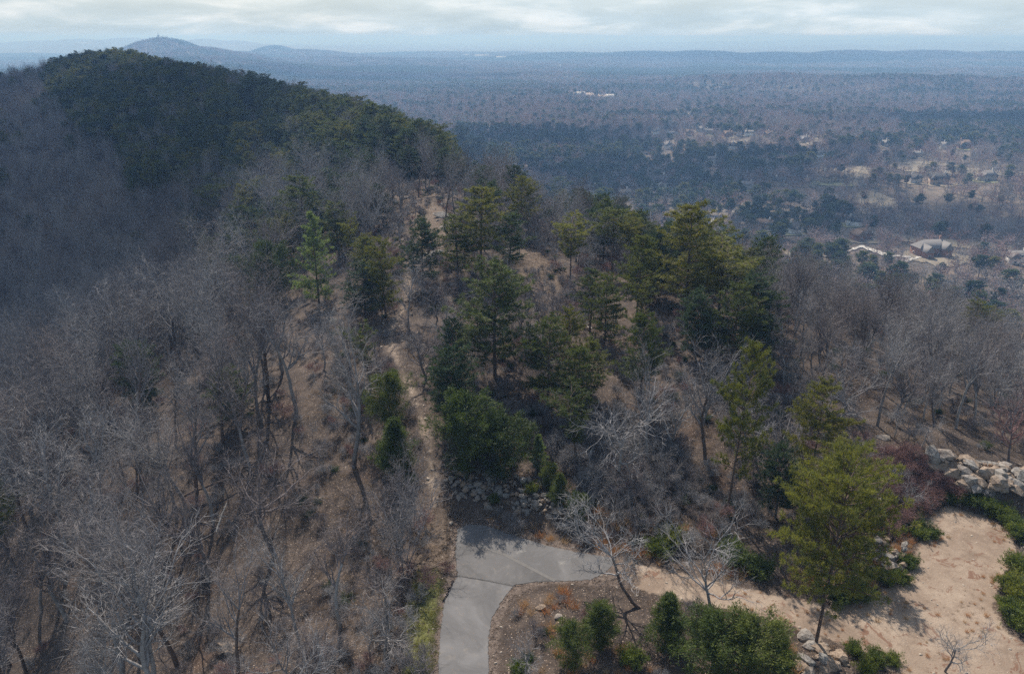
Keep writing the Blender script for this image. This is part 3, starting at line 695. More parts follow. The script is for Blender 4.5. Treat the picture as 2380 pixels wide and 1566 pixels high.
# ------------------------------------------------------------------ hand-placed trees: kind, variant, base px, base py, top py, width factor, name, label, tilt px
HAND = [
 ('pine_big', 0, 1895, 1500, 1066, .70, 'pine_tree', 'broad yellow-green pine with bare lower trunk beside the clay track', 0),
 ('pine_open', 0, 1690, 1190, 815, .62, 'pine_tree', 'slender open pine leaning right above the twiggy roadside tree', .10),
 ('pine', 1, 1272, 935, 738, 1.05, 'pine_tree', 'bushy green pine right of the dead-snagged grey-green pine', 0),
 ('pine_dark', 0, 1150, 872, 612, 1.1, 'pine_tree', 'tall grey-green pine with pale dead branches under its crown', 0),
 ('pine', 3, 1118, 640, 432, 1.25, 'pine_tree', 'tallest pine of the clump beside the ridge path outcrop', 0),
 ('pine', 1, 1065, 645, 500, 1.2, 'pine_tree', 'lower yellowish pine left in the clump by the path outcrop', 0),
 ('pine_tall', 0, 1422, 645, 488, 1.35, 'pine_tree', 'dark-trunked umbrella pine over the straw clearing', 0),
 ('pine_flat', 0, 1325, 660, 520, .95, 'pine_tree', 'forked wide-topped pine left of the umbrella pine', 0),
 ('pine', 0, 1592, 745, 474, 1.15, 'pine_tree', 'tall straight pine highest on the right shoulder', 0),
 ('pine_flat', 0, 1668, 745, 588, 1.25, 'pine_tree', 'flat-topped yellowish pine with spreading limbs', 0),
 ('pine', 1, 1700, 850, 660, 1.1, 'pine_tree', 'layered yellow-green pine below the flat-topped one', 0),
 ('pine_dark', 1, 1760, 870, 740, 1.2, 'pine_tree', 'dark dense pine at the edge of the grey slope', 0),
 ('pine', 0, 1478, 745, 550, .9, 'pine_tree', 'thin pine between the umbrella pine and the tallest right pine', 0),
 ('pine', 1, 1405, 810, 640, .9, 'pine_tree', 'narrow dark green pine below the umbrella pine', 0),
 ('pine_pale', 0, 742, 712, 487, 1.0, 'pine_tree', 'pale silvery green pine glowing left of the path', 0),
 ('pine', 3, 710, 600, 407, 1.2, 'pine_tree', 'olive round-topped pine behind the pale silvery pine', 0),
 ('pine', 0, 567, 620, 480, 1.2, 'pine_tree', 'olive pine with dark trunk left of the pale pine', 0),
 ('pine', 2, 500, 560, 440, 1.1, 'pine_tree', 'brownish olive pine near the left bare slope', 0),
 ('pine_flat', 0, 818, 615, 520, .7, 'pine_tree', 'small yellow-green pine between pale pine and path', 0),
 ('pine', 1, 790, 600, 470, 1.2, 'pine_tree', 'green pine just right behind the pale silvery pine', 0),
 ('cedar', 1, 640, 715, 570, .9, 'evergreen_tree', 'dense ragged evergreen left of the pale pine foot', 0),
 ('cedar', 0, 610, 740, 640, .9, 'evergreen_tree', 'smaller dense evergreen at the left below the ragged one', 0),
 ('pine_dark', 0, 850, 745, 612, 1.3, 'pine_tree', 'low spreading dull green pine left of the path bend', 0),
 ('cedar', 1, 1087, 1098, 925, 1.0, 'cedar_tree', 'left yellow-tinged cedar of the pair above the rock bank', 0),
 ('cedar', 1, 1172, 1108, 975, 1.15, 'cedar_tree', 'right darker cedar of the pair above the rock bank', 0),
 ('cedar', 0, 1120, 1060, 965, 1.2, 'cedar_tree', 'dark cedar standing behind the cedar pair', 0),
 ('cedar', 1, 908, 990, 868, .9, 'cedar_tree', 'dark cedar left of the path, the upper one', 0),
 ('cedar', 0, 922, 1100, 972, 1.15, 'cedar_tree', 'grey-green cedar left of the path, the lower one', 0),
 ('pine_young', 0, 1250, 1085, 1008, 1.0, 'pine_sapling', 'pale young pine right of the cedar pair', 0),
 ('cedar', 2, 1275, 1135, 1075, 1.0, 'cedar_sapling', 'small green cedar below the pale young pine', 0),
 ('cedar', 0, 1300, 1170, 1100, 1.1, 'cedar_sapling', 'bright green young cedar halfway down the bank', 0),
 ('cedar', 2, 1340, 1212, 1146, 1.1, 'cedar_sapling', 'lowest green cedar sapling by the orange grass', 0),
 ('cedar', 0, 1545, 1505, 1382, 1.15, 'cedar_tree', 'dark green cedar on the island below the leaning bare tree', 0),
 ('cedar', 1, 1330, 1545, 1455, 1.1, 'cedar_tree', 'olive cedar bush at the island edge near the lane', 0),
 ('cedar', 2, 1395, 1500, 1405, 1.1, 'cedar_tree', 'dull green cedar between the two island cedars', 0),
 ('cedar', 1, 1655, 1590, 1440, 1.2, 'cedar_tree', 'large dark cedar left half of the thicket under the big pine', 0),
 ('cedar', 1, 1735, 1600, 1450, 1.2, 'cedar_tree', 'large dark cedar middle of the thicket under the big pine', 0),
 ('cedar', 0, 1800, 1580, 1480, 1.3, 'cedar_tree', 'lower cedar right end of the thicket beside the boulders', 0),
 ('pine', 3, 22, 1285, 1112, .95, 'pine_tree', 'lone bright green pine at the left frame edge', 0),
 ('pine_tall', 0, 1300, 490, 412, 1.2, 'pine_tree', 'thin lone pine against the dark valley', 0),
 ('pine_tall', 0, 1246, 490, 422, .7, 'pine_tree', 'sparse snag-topped pine left of the thin lone pine', 0),
 ('pine_dark', 0, 1075, 395, 292, 1.2, 'pine_tree', 'dark pine standing before the white valley roof', 0),
 ('pine_dark', 1, 1110, 400, 318, 1.2, 'pine_tree', 'dark pine right of the one before the white roof', 0),
 ('pine', 2, 1150, 410, 335, 1.2, 'pine_tree', 'olive pine at the right end of the skyline pines', 0),
 ('pine_dark', 0, 598, 262, 166, 1.25, 'pine_tree', 'dark round-topped pine breaking the skyline', 0),
 ('bare', 1, 1942, 1000, 790, 1.1, 'bare_tree', 'grey rounded bare tree above the boulders', 0),
 ('leaner', 0, 1495, 1412, 1178, 1.2, 'bare_tree', 'crooked leaning bare tree where asphalt meets clay', 0),
 ('sapling', 0, 1636, 1450, 1200, 1.1, 'bare_tree', 'lichen-grey twiggy tree below the leaning pine', 0),
 ('sapling', 1, 2195, 1560, 1398, .9, 'bare_sapling', 'small leafless sapling in the clay clearing', 0),
 ('multi', 0, 945, 1345, 1150, 1.0, 'bare_tree', 'many-stemmed upright bare tree at the trail foot', 0),
 ('sapling', 0, 905, 1540, 1330, 1.0, 'bare_tree', 'dark bare tree on the grass verge left of the lane', 0),
 ('bare', 0, 822, 1085, 735, 1.0, 'bare_tree', 'tall straight bare tree with fanned crown left of the path', 0),
 ('bare', 4, 640, 1290, 990, 1.15, 'bare_tree', 'wide pale-branched tree on the lower left slope', 0),
 ('bare', 1, 485, 1350, 1060, 1.0, 'bare_tree', 'forked silver-branched tree in the left wood', 0),
 ('bare', 4, 160, 1440, 1150, 1.1, 'bare_tree', 'stout trunked tree with pale bole at lower left', 0),
 ('bare', 2, 556, 1580, 1330, 1.0, 'bare_tree', 'dark-trunked tree rising beside the flat tan rock', 0),
 ('bare', 5, 430, 880, 600, 1.0, 'bare_tree', 'tall pale-limbed tree rising from the dark left wood', 0),
 ('bare', 2, 690, 960, 690, 1.1, 'bare_tree', 'fan-crowned bare tree below the pale silvery pine', 0),
 ('sapling', 1, 1430, 1120, 830, 1.0, 'bare_tree', 'pale lichened bare tree left in the middle wood', 0),
 ('bare', 3, 1510, 1090, 850, .9, 'bare_tree', 'thin pale bare tree right beside the lichened one', 0),
 ('bare', 5, 1640, 1075, 770, .9, 'bare_tree', 'black-trunked tree with grey crown behind the leaning pine', 0),
 ('sapling', 0, 985, 700, 628, 1.1, 'bare_sapling', 'small bare sapling beside the ridge path', 0),
 ('sapling', 1, 930, 560, 430, 1.0, 'bare_tree', 'thin dark bare tree on the ridge top beside the slabs', 0),
 ('sapling', 0, 2108, 1025, 940, .9, 'bare_sapling', 'small bare sapling above the rim rocks, left one', 0),
 ('sapling', 1, 2142, 1038, 945, .9, 'bare_sapling', 'small bare sapling above the rim rocks, right one', 0),
 ('bare', 4, 2345, 1080, 880, .9, 'bare_tree', 'reddish bare tree behind the rim wall at right edge', 0),
]
hp = hit([h[2] for h in HAND], [h[3] for h in HAND])
hand_xy = []
for h, p in zip(HAND, hp):
    kind, v, px, py, top, wid, nm, lab, tl = h
    H_ = max(1.0, row_slope(top) * p[1] - p[2])
    cat = nm.replace('_', ' ')
    sw = None
    if kind in ('pine', 'pine_dark', 'pine_tall', 'pine_flat') : wid *= 1.28
    if 'reddish' in lab: sw = {'branches': M_twig_r}
    if 'black-trunked' in lab or 'dark-trunked' in lab: sw = {'trunk': M_bark_p}
    _m = PROTO[kind][v % len(PROTO[kind])].parts[-1][1]; _v = np.empty(len(_m.vertices) * 3, np.float32); _m.vertices.foreach_get('co', _v); _v = _v.reshape(-1, 3)[::7, :2]
    _sc = []
    for q_ in range(24):
        a_ = q_ * math.pi / 12; xr = _v[:, 0] * math.cos(a_) - _v[:, 1] * math.sin(a_); _sc.append((abs(np.percentile(xr, 99) + np.percentile(xr, 1)) + abs(xr.mean()), a_))
    rz_ = sorted(_sc)[random.randrange(2)][1]
    place(kind, v, p[0], p[1], p[2] - .05, H_, rz_ if kind != 'leaner' else .2, lab, cat, None, nm, wid, (0, tl), sw)
    hand_xy.append((p[0], p[1], H_ * .16))
hand_xy = np.array(hand_xy)
print('hand', [round(float(row_slope(h[4]) * p[1] - p[2]), 1) for h, p in zip(HAND, hp)])

# ------------------------------------------------------------------ scattering
def inframe(x, y, z, m=60):
    px, py = to_px(x, y, z); return (px > -m) & (px < 2380 + m) & (py < 1566 + 3.2 * m) & (y > 5)
def in_px_poly(x, y, z, P): px, py = to_px(x, y, z); return inside(px, py, P)
def jitter(x0, x1, y0, y1, s):
    xs = np.arange(x0, x1, s); ys = np.arange(y0, y1, s); X, Y = np.meshgrid(xs, ys)
    return X.ravel() + (RNG.random(X.size) - .5) * s * .95, Y.ravel() + (RNG.random(X.size) - .5) * s * .95
def mass(name, kinds, x, y, z, rz, sc_, label, idx=None, tilt=.05, kind='stuff', widen=None, lean=None):
    coll = bpy.data.collections.new(name + '_sources')
    for k, m in enumerate(kinds): coll.objects.link(bpy.data.objects.new('%s_%02d' % (name, k), m))
    n = len(x)
    if n == 0: return
    me = bpy.data.meshes.new(name); me.vertices.add(n); me.vertices.foreach_set('co', np.stack([x, y, z], 1).astype(np.float32).ravel())
    add_attr(me, 'rot', np.stack([RNG.normal(size=n) * tilt, RNG.normal(size=n) * tilt, rz], 1), 'FLOAT_VECTOR')
    if lean is not None: me.attributes['rot'].data.foreach_set('vector', lean.astype(np.float32).ravel())
    w = np.ones(n) if widen is None else widen
    add_attr(me, 'scl', np.stack([sc_ * w, sc_ * w, sc_], 1), 'FLOAT_VECTOR')
    ia = me.attributes.new('pick', 'INT', 'POINT'); ia.data.foreach_set('value', (RNG.integers(0, len(kinds), n) if idx is None else idx).astype(np.int32))
    o = obj(name, me); tag(o, label, None, None, kind)
    ng = bpy.data.node_groups.new(name, 'GeometryNodeTree')
    ng.interface.new_socket('Geometry', in_out='INPUT', socket_type='NodeSocketGeometry'); ng.interface.new_socket('Geometry', in_out='OUTPUT', socket_type='NodeSocketGeometry')
    N, L = ng.nodes, ng.links; gi = N.new('NodeGroupInput'); go = N.new('NodeGroupOutput'); ip = N.new('GeometryNodeInstanceOnPoints'); ci = N.new('GeometryNodeCollectionInfo')
    ci.inputs['Collection'].default_value = coll; ci.inputs['Separate Children'].default_value = True; ci.inputs['Reset Children'].default_value = True
    def na(nm, t):
        a = N.new('GeometryNodeInputNamedAttribute'); a.data_type = t; a.inputs[0].default_value = nm; return a.outputs[0]
    L.new(gi.outputs[0], ip.inputs['Points']); L.new(ci.outputs[0], ip.inputs['Instance']); ip.inputs['Pick Instance'].default_value = True
    L.new(na('pick', 'INT'), ip.inputs['Instance Index']); L.new(na('rot', 'FLOAT_VECTOR'), ip.inputs['Rotation']); L.new(na('scl', 'FLOAT_VECTOR'), ip.inputs['Scale'])
    L.new(ip.outputs[0], go.inputs[0])
    md = o.modifiers.new('scatter', 'NODES'); md.node_group = ng
    return o

PINE_PX = [(120, 130), (380, 100), (620, 140), (760, 200), (900, 230), (1020, 270), (1190, 320), (1200, 420), (1060, 400), (930, 430), (830, 470), (740, 520), (640, 560), (500, 580), (400, 540), (330, 460), (270, 360), (170, 300), (110, 220)]
CLEAR_PX = [(900, 430), (1060, 430), (1090, 560), (1080, 640), (960, 640), (930, 560)]
CLEAR2_PX = [(1190, 560), (1340, 600), (1330, 700), (1240, 800), (1180, 740)]
PARK_X = np.array(on_plane([(940, 1700), (935, 1480), (965, 1350), (960, 1240), (1010, 1170), (1100, 1110), (1250, 1150), (1350, 1230), (1500, 1275), (1640, 1310), (1760, 1330), (1990, 1310), (1990, 1180), (2030, 1040), (2160, 1050), (2400, 1100), (2700, 1250), (2700, 1900), (940, 1900)]))

# mountain woodland
x, y = jitter(-620, 300, 20, 980, 4.3)
keep = (np.abs(x) < .78 * y + 45); x, y = x[keep], y[keep]
keep = vnoise(x * 7.1, y * 7.1, 77) < np.clip(1.2 - (y - 250) / 1400, .55, 1); x, y = x[keep], y[keep]
z = terrain(x, y)
keep = (z > -128) & inframe(x, y, z, 60) & ~inside(x, y, PARK_X) & (sdf(x, y, TRAILP) > 1.2)
x, y, z = x[keep], y[keep], z[keep]
pxx, pyy = to_px(x, y, z)
clear = inside(pxx, pyy, CLEAR_PX) | inside(pxx, pyy, CLEAR2_PX)
xc = np.interp(y, _yt, _xt); dcr = (x - xc)
near_ridge = (dcr > -12) & (dcr < 42) & (y < 200)
keep = ~(clear & (RNG.random(len(x)) < .72)) & ~(near_ridge & (RNG.random(len(x)) < .22))
d2 = np.sqrt((x[:, None] - hand_xy[None, :, 0]) ** 2 + (y[:, None] - hand_xy[None, :, 1]) ** 2) - hand_xy[None, :, 2]
keep &= (d2.min(1) > 1.6)
for h in HAND:                                            # the photograph shows these trees free of anything before them
    if 'scrub' in h[0]: continue
    w_ = (h[3] - h[4]) * .22
    keep &= ~((np.abs(pxx - h[2]) < w_ + 14) & (pyy > h[3] - 4) & (pyy < h[3] + (h[3] - h[4]) * .85) & (RNG.random(len(x)) < .85))
x, y, z, pxx, pyy, dcr, near_ridge = [a[keep] for a in (x, y, z, pxx, pyy, dcr, near_ridge)]
_cx, _cy = to_px(x, y, z + 6.5); pz = inside(_cx, _cy, PINE_PX)
nse = vnoise(x / 26, y / 26, 55)
pp = np.where(pz, .76 + .6 * (nse - .5), .02)
pp = np.where(near_ridge, .24 + .32 * (nse > .55), pp)
pp = np.where((_cx > 430) & (_cx < 900) & (_cy > 400) & (_cy < 680), .22 + .4 * (nse > .42), pp)
pp = np.where((_cx > 1270) & (_cx < 1790) & (_cy > 470) & (_cy < 880) & (dcr < 60), .38 + .3 * (nse > .5), pp)
pp = np.where((_cx < 1010) & (_cy > 1080), .0, pp)
pp = np.where((_cx < 430) & (_cy > 440), .012, pp)
ispine = RNG.random(len(x)) < pp
rz = RNG.random(len(x)) * 6.28
dist = np.sqrt(x * x + y * y + z * z)
order = np.argsort(dist)
# what the photograph names: zones for labels
def zone(px, py, dc, yy):
    if dc < -14: return 'left' if yy < 300 else 'farleft'
    if dc > 44 or px > 1780: return 'right'
    return 'ridge'
BARE_L = {'left': ('leafless grey hardwood in the dense wood on the left slope', 'bare hardwoods on the left slope'), 'farleft': ('leafless hardwood on the far left flank of the ridge', 'bare hardwoods on the far left flank'),
          'right': ('leafless silvery hardwood on the grey slope at right', 'bare hardwoods on the right slope'), 'ridge': ('leafless tree among the pines on the ridge top', 'bare trees on the ridge top')}
PINE_L = {'left': ('dark green pine scattered in the left slope wood', 'pines on the left slope'), 'farleft': ('dark pine in the dense pine wood on the far ridge', 'pines on the far ridge'),
          'right': ('pine among silvery hardwoods on the right slope', 'pines on the right slope'), 'ridge': ('green pine on the ridge top beside the footpath', 'pines on the ridge top')}
LM = [(1898, 1280, 'the broad yellow-green pine'), (1700, 1000, 'the leaning pine'), (742, 600, 'the pale silvery pine'), (1130, 1010, 'the cedar pair'), (910, 960, 'the dark cedars beside the path'), (1460, 1300, 'the crooked leaning bare tree'), (1630, 1330, 'the twiggy roadside tree'),
      (945, 1250, 'the many-stemmed tree'), (1422, 560, 'the umbrella pine'), (1592, 610, 'the tallest right-shoulder pine'), (1110, 540, 'the pine clump by the slabs'), (1150, 740, 'the dead-snagged pine'), (1272, 840, 'the bushy green pine'), (1700, 760, 'the layered pine'), (1942, 900, 'the rounded grey bare tree'),
      (2000, 1075, 'the gully boulders'), (2280, 1110, 'the rim wall'), (990, 600, 'the slanted ridge slab'), (1260, 640, 'the bare knoll'), (160, 1300, 'the stout pale-boled tree'), (485, 1200, 'the forked silver tree'), (640, 1140, 'the wide pale-branched tree'), (556, 1450, 'the flat tan rock'), (500, 1145, 'the dark fallen trunk'),
      (520, 1220, 'the pale snag'), (22, 1200, 'the lone pine at the left edge'), (430, 740, 'the tall pale-limbed tree'), (690, 830, 'the fan-crowned tree'), (822, 910, 'the tall straight tree'), (598, 214, 'the round-topped skyline pine'), (1095, 345, 'the pines before the white roof'), (1300, 450, 'the thin lone pine'), (1000, 1000, 'the path middle'),
      (930, 740, 'the path bend'), (1003, 1150, 'the trail foot'), (1430, 980, 'the lichened bare tree'), (1510, 980, 'the thin pale tree'), (2345, 980, 'the reddish right-edge tree'), (567, 550, 'the left olive pine'), (1640, 900, 'the black-trunked tree'), (2050, 1018, 'the pale skyline boulder'), (1180, 1150, 'the stone bank'), (985, 1400, 'the grass verge')]
ORD = ['', 'second ', 'third ', 'fourth ', 'fifth ', 'sixth ', 'seventh ', 'eighth ', 'ninth ', 'tenth ']; LCOUNT = {}
def where(px, py, what):
    d = [math.hypot((px - a) * 1.0, (py - b) * 1.0) for a, b, _ in LM]; i = int(np.argmin(d)); a, b, nm = LM[i]
    if d[i] > 310: return None
    side = ('left of ' if px < a else 'right of ') if abs(px - a) > abs(py - b) else ('just above ' if py < b else 'just below ')
    key = (what, side, nm); n = LCOUNT.get(key, 0); LCOUNT[key] = n + 1
    if n >= len(ORD): return None
    return ORD[n] + what + ', counting outward, ' * 0 + ' ' + side + nm
nb_ = npn = 0; rest = []
for k in order:
    zn = zone(pxx[k], pyy[k], dcr[k], y[k]); shown = -20 < pxx[k] < 2400
    if ispine[k]:
        if npn < 215 and shown:
            kd = 'pine_dark' if (y[k] > 150 or random.random() < .4) else ('pine' if random.random() < .8 else 'pine_open')
            ph = random.uniform(7.5, 12.5) if y[k] < 220 else random.uniform(8.5, 13.5); cxp, cyp = to_px(x[k], y[k], z[k] + ph / 2)
            wl_ = where(cxp, cyp, ('dull dark' if kd == 'pine_dark' else 'light green') + ' pine') if y[k] < 420 else None
            place(kd, random.randrange(4), x[k], y[k], z[k] - .05, ph, rz[k], wl_ or PINE_L[zn][0], 'pine tree', PINE_L[zn][1], 'pine_tree', random.uniform(1.0, 1.45)); npn += 1; continue
    elif nb_ < 262 and shown:
        hh = random.uniform(6.5, 11) if zn == 'ridge' else random.uniform(10.5, 15.5)
        kd = 'sapling' if (zn == 'ridge' and random.random() < .6) else ('tall' if random.random() < (.85 if zn == 'left' else .3) else 'bare')
        if zn != 'ridge': hh = random.uniform(9.5, 17.5) if zn != 'right' else random.uniform(7.0, 11.5)
        cxp, cyp = to_px(x[k], y[k], z[k] + hh / 2); wl_ = where(cxp, cyp, {'tall': 'tall narrow bare tree', 'bare': 'spreading bare tree', 'sapling': 'small bare tree'}[kd])
        place(kd, random.randrange(6), x[k], y[k], z[k] - .05, hh, rz[k], wl_ or BARE_L[zn][0], 'bare tree', BARE_L[zn][1], 'bare_tree', random.uniform(.85, 1.2), (random.gauss(0, .05), random.gauss(0, .05))); nb_ += 1; continue
    rest.append(k)
rest = np.array(rest)
rb = rest[~ispine[rest]]; rp = rest[ispine[rest]]
def hsc(n, a, b): return RNG.random(n) * (b - a) + a
zr_ = (dcr[rb] > -14) & (dcr[rb] < 40)
mass('bare_woodland', JOIN['bare'] + JOIN['tall'] + JOIN['tall'], x[rb], y[rb], z[rb], rz[rb], np.where(zr_, hsc(len(rb), .5, .8), np.where(dcr[rb] > 0, hsc(len(rb), .48, .72), np.where(y[rb] > 230, hsc(len(rb), .45, .78), hsc(len(rb), .64, 1.02)))), 'leafless grey hardwood wood covering the mountain flanks', tilt=.06, widen=hsc(len(rb), .9, 1.2))
mass('pine_woodland', JOIN['pine_dark'] + JOIN['pine'], x[rp], y[rp], z[rp], rz[rp], hsc(len(rp), .68, 1.05), 'dark pine wood along the far ridge crest', tilt=.03, widen=hsc(len(rp), 1.1, 1.6))
print('mountain', len(x), nb_, npn, len(rb), len(rp), time.time() - T0)

KEEP_PX = [[(1040, 1085), (1130, 1095), (1245, 1105), (1320, 1150), (1320, 1215), (1200, 1200), (1110, 1190), (1045, 1150)], [(1990, 1260), (2120, 1260), (2130, 1350), (1990, 1350)], [(1840, 1480), (2000, 1480), (2000, 1600), (1840, 1600)], [(2150, 1060), (2420, 1080), (2420, 1170), (2150, 1110)], [(2020, 1015), (2160, 1050), (2160, 1105), (2020, 1075)], [(1200, 580), (1330, 590), (1320, 720), (1210, 740)], [(900, 430), (1060, 430), (1080, 600), (950, 600)], [(925, 730), (1010, 770), (1050, 870), (960, 870)], [(1560, 850), (1700, 850), (1720, 980), (1560, 1010)]]
import bmesh
M_peb = plain('pale_pebbles', (.33, .28, .23), var=.4, scale=3)
def rock_mesh_small(seed):
    rs = np.random.default_rng(seed + 900); bm = bmesh.new(); bmesh.ops.create_icosphere(bm, subdivisions=1, radius=1)
    for v in bm.verts: v.co = Vector((v.co.x, v.co.y * .75, v.co.z * .6)) * (.8 + .4 * rs.random())
    me = bpy.data.meshes.new('pebble'); bm.to_mesh(me); bm.free(); me.materials.append(M_peb); return me
# understorey: low leafless brush, dark evergreen scrub, broomsedge, fallen leaves in mounds
x, y = jitter(-110, 130, 28, 230, 1.75)
z = terrain(x, y); dcr = x - np.interp(y, _yt, _xt)
k_ = inframe(x, y, z, 20) & (sdf(x, y, ROAD) > .8) & (sdf(x, y, DIRT) > .5) & (sdf(x, y, TRAILP) > .5)
_px, _py = to_px(x, y, z)
for q_, P_ in enumerate(KEEP_PX): k_ &= ~(inside(_px, _py, P_) & ((q_ < 5) | (RNG.random(len(x)) < .45)))
nse = vnoise(x / 9, y / 9, 91); onr = (dcr > -12) & (dcr < 50)
prob = np.where(onr, .8 * (nse > .30), .30) * np.where(sdf(x, y, APRON) < 0, .25, 1); k_ &= RNG.random(len(x)) < prob
x, y, z, dcr = x[k_], y[k_], z[k_], dcr[k_]
mass('undergrowth', JOIN['scrub'] + JOIN['scrub_red'][:1] + JOIN['sapling'][:1], x, y, z, RNG.random(len(x)) * 6.28, hsc(len(x), .22, .68), 'low leafless brush on the ridge floor', idx=RNG.choice([0, 0, 0, 1, 1, 2, 3], len(x)))
k_ = (RNG.random(len(x)) < .22) & (dcr > -16)
mass('evergreen_scrub', JOIN['dark_scrub'], x[k_] + .7, y[k_] + .4, z[k_], RNG.random(k_.sum()) * 6.28, hsc(k_.sum(), .25, .75), 'low dark evergreen scrub between the trees')
def gen_grass(n, h, w, spread, mat):
    G = Geo(); P = RNG.normal(size=(n, 3)) * spread * .4; P[:, 2] = 0; D = RNG.normal(size=(n, 3)) * .45; D[:, 2] = 1
    G.blades(P, D, h * (.6 + .6 * RNG.random(n)), w); return G.mesh('grass_tuft', [mat])
M_sedge = Mat('broomsedge'); M_sedge.color(M_sedge.ramp(M_sedge.rand(), [(0, (.42, .20, .09)), (.5, (.44, .27, .13)), (1, (.40, .30, .19))])); M_sedge = M_sedge.translucent(.3, (1.1, 1, .8)).m
M_green = foliage_mat('green_grass', [(0, (.13, .15, .045)), (1, (.20, .20, .07))], .3)
M_straw = Mat('straw_blades'); M_straw.color(M_straw.ramp(M_straw.rand(), [(0, (.20, .145, .10)), (.6, (.34, .25, .17)), (1, (.40, .31, .22))])); M_straw = M_straw.translucent(.2).m
sedge = gen_grass(60, .85, .03, .45, M_sedge); straw = gen_grass(40, .28, .03, .5, M_straw); greeng = gen_grass(50, .22, .03, .5, M_green)
x, y = jitter(-12, 60, 36, 75, .8); z = terrain(x, y); nse = vnoise(x / 3.3, y / 3.3, 12)
sA = sdf(x, y, APRON); sR = sdf(x, y, ROAD); sD = sdf(x, y, DIRT)
k_ = (sA > -.8) & (sA < 4.5) & (nse > .50) & (x > 2) & (sR > .8) & (sD > .3) | ((sdf(x, y, ISLAND) < -.5) & (nse > .62) & (RNG.random(len(x)) < .4))
mass('broomsedge', [sedge], x[k_], y[k_], z[k_], RNG.random(k_.sum()) * 6.28, hsc(k_.sum(), .6, 1.3), 'orange broomsedge grass round the clearing edge')
x, y = jitter(-30, 60, 30, 130, .75); z = terrain(x, y); nse = vnoise(x / 5, y / 5, 14)
k_ = (sdf(x, y, ROAD) > .35) & (sdf(x, y, DIRT) > .2) & (nse > .42) & inframe(x, y, z, 10) & (x - np.interp(y, _yt, _xt) > -14) & (RNG.random(len(x)) < .6) & (sdf(x, y, TRAILP) > .1)
GV = smooth_poly(on_plane([(935, 1640), (930, 1480), (950, 1340), (1000, 1310), (1035, 1330), (1020, 1420), (1008, 1500), (1000, 1640)]), 2)
mass('dry_grass', [straw], x[k_], y[k_], z[k_], RNG.random(k_.sum()) * 6.28, hsc(k_.sum(), .6, 1.4), 'short straw-coloured dry grass on the ridge')
x, y = jitter(-20, 0, 32, 62, .45); z = terrain(x, y); k_ = sdf(x, y, GV) < .3 * RNG.random(len(x)); k_ &= vnoise(x / 1.7, y / 1.7, 3) > .4
mass('green_grass', [greeng], x[k_], y[k_], z[k_] + .04, RNG.random(k_.sum()) * 6.28, hsc(k_.sum(), .6, 1.2), 'mossy green grass beside the lane')
print('understorey', time.time() - T0)

FACE = smooth_poly(hit([2010, 2080, 2160, 2230, 2260, 2180, 2110, 2050], [1070, 1060, 1085, 1130, 1150, 1160, 1230, 1250])[:, :2], 1)
x, y = jitter(FACE[:, 0].min(), FACE[:, 0].max(), FACE[:, 1].min(), FACE[:, 1].max(), .55); k_ = inside(x, y, FACE); x, y = x[k_], y[k_]; z = terrain(x, y)
mass('gully_brush', JOIN['scrub_red'] + JOIN['dark_scrub'] + [sedge], x, y, z, RNG.random(len(x)) * 6.28, hsc(len(x), .3, .7), 'dark and rusty brush on the broken face below the rim', idx=RNG.choice([0, 1, 2, 3], len(x), p=[.3, .25, .2, .25]))
MID = smooth_poly(hit([1300, 1500, 1620, 1560, 1400, 1290], [960, 960, 1100, 1180, 1190, 1080])[:, :2], 1)
x, y = jitter(MID[:, 0].min(), MID[:, 0].max(), MID[:, 1].min(), MID[:, 1].max(), 1.0); k_ = inside(x, y, MID) & (RNG.random(len(x)) < .7); x, y = x[k_], y[k_]; z = terrain(x, y)
mass('thicket', JOIN['scrub'], x, y, z, RNG.random(len(x)) * 6.28, hsc(len(x), .35, .9), 'dense grey twiggy thicket in the middle wood')
x, y = jitter(20, 62, 36, 66, .8); k_ = (sdf(x, y, DIRT) < -.3) & (vnoise(x / 2.2, y / 2.2, 5) > .66); x, y = x[k_], y[k_]
mass('clearing_weeds', [straw, sedge], x, y, np.full(len(x), -44.96), RNG.random(len(x)) * 6.28, hsc(len(x), .25, .6), 'sparse dead weeds on the clay clearing')
GR = [rock_mesh_small(k) for k in range(4)]
x, y = jitter(-8, 64, 34, 80, .42); sd_ = sdf(x, y, DIRT); k_ = ((sd_ < .8) & (RNG.random(len(x)) < .16)) | ((sdf(x, y, TRAILP) < .6) & (RNG.random(len(x)) < .25)) | ((sdf(x, y, ROAD) > .1) & (sdf(x, y, ROAD) < 1.2) & (RNG.random(len(x)) < .35)); x, y = x[k_], y[k_]; z = terrain(x, y)
mass('gravel', GR, x, y, z + .02, RNG.random(len(x)) * 6.28, .03 + .16 * RNG.random(len(x)) ** 4, 'loose stones and clods on the clay and along the asphalt', tilt=.4)
x, y = jitter(-30, 40, 60, 200, .9); k_ = (sdf(x, y, TRAILP) < 1.2) & (RNG.random(len(x)) < .3); x, y = x[k_], y[k_]
mass('trail_stones', GR, x, y, terrain(x, y) + .02, RNG.random(len(x)) * 6.28, .08 + .3 * RNG.random(len(x)) ** 3, 'loose pale stones along the footpath', tilt=.4)
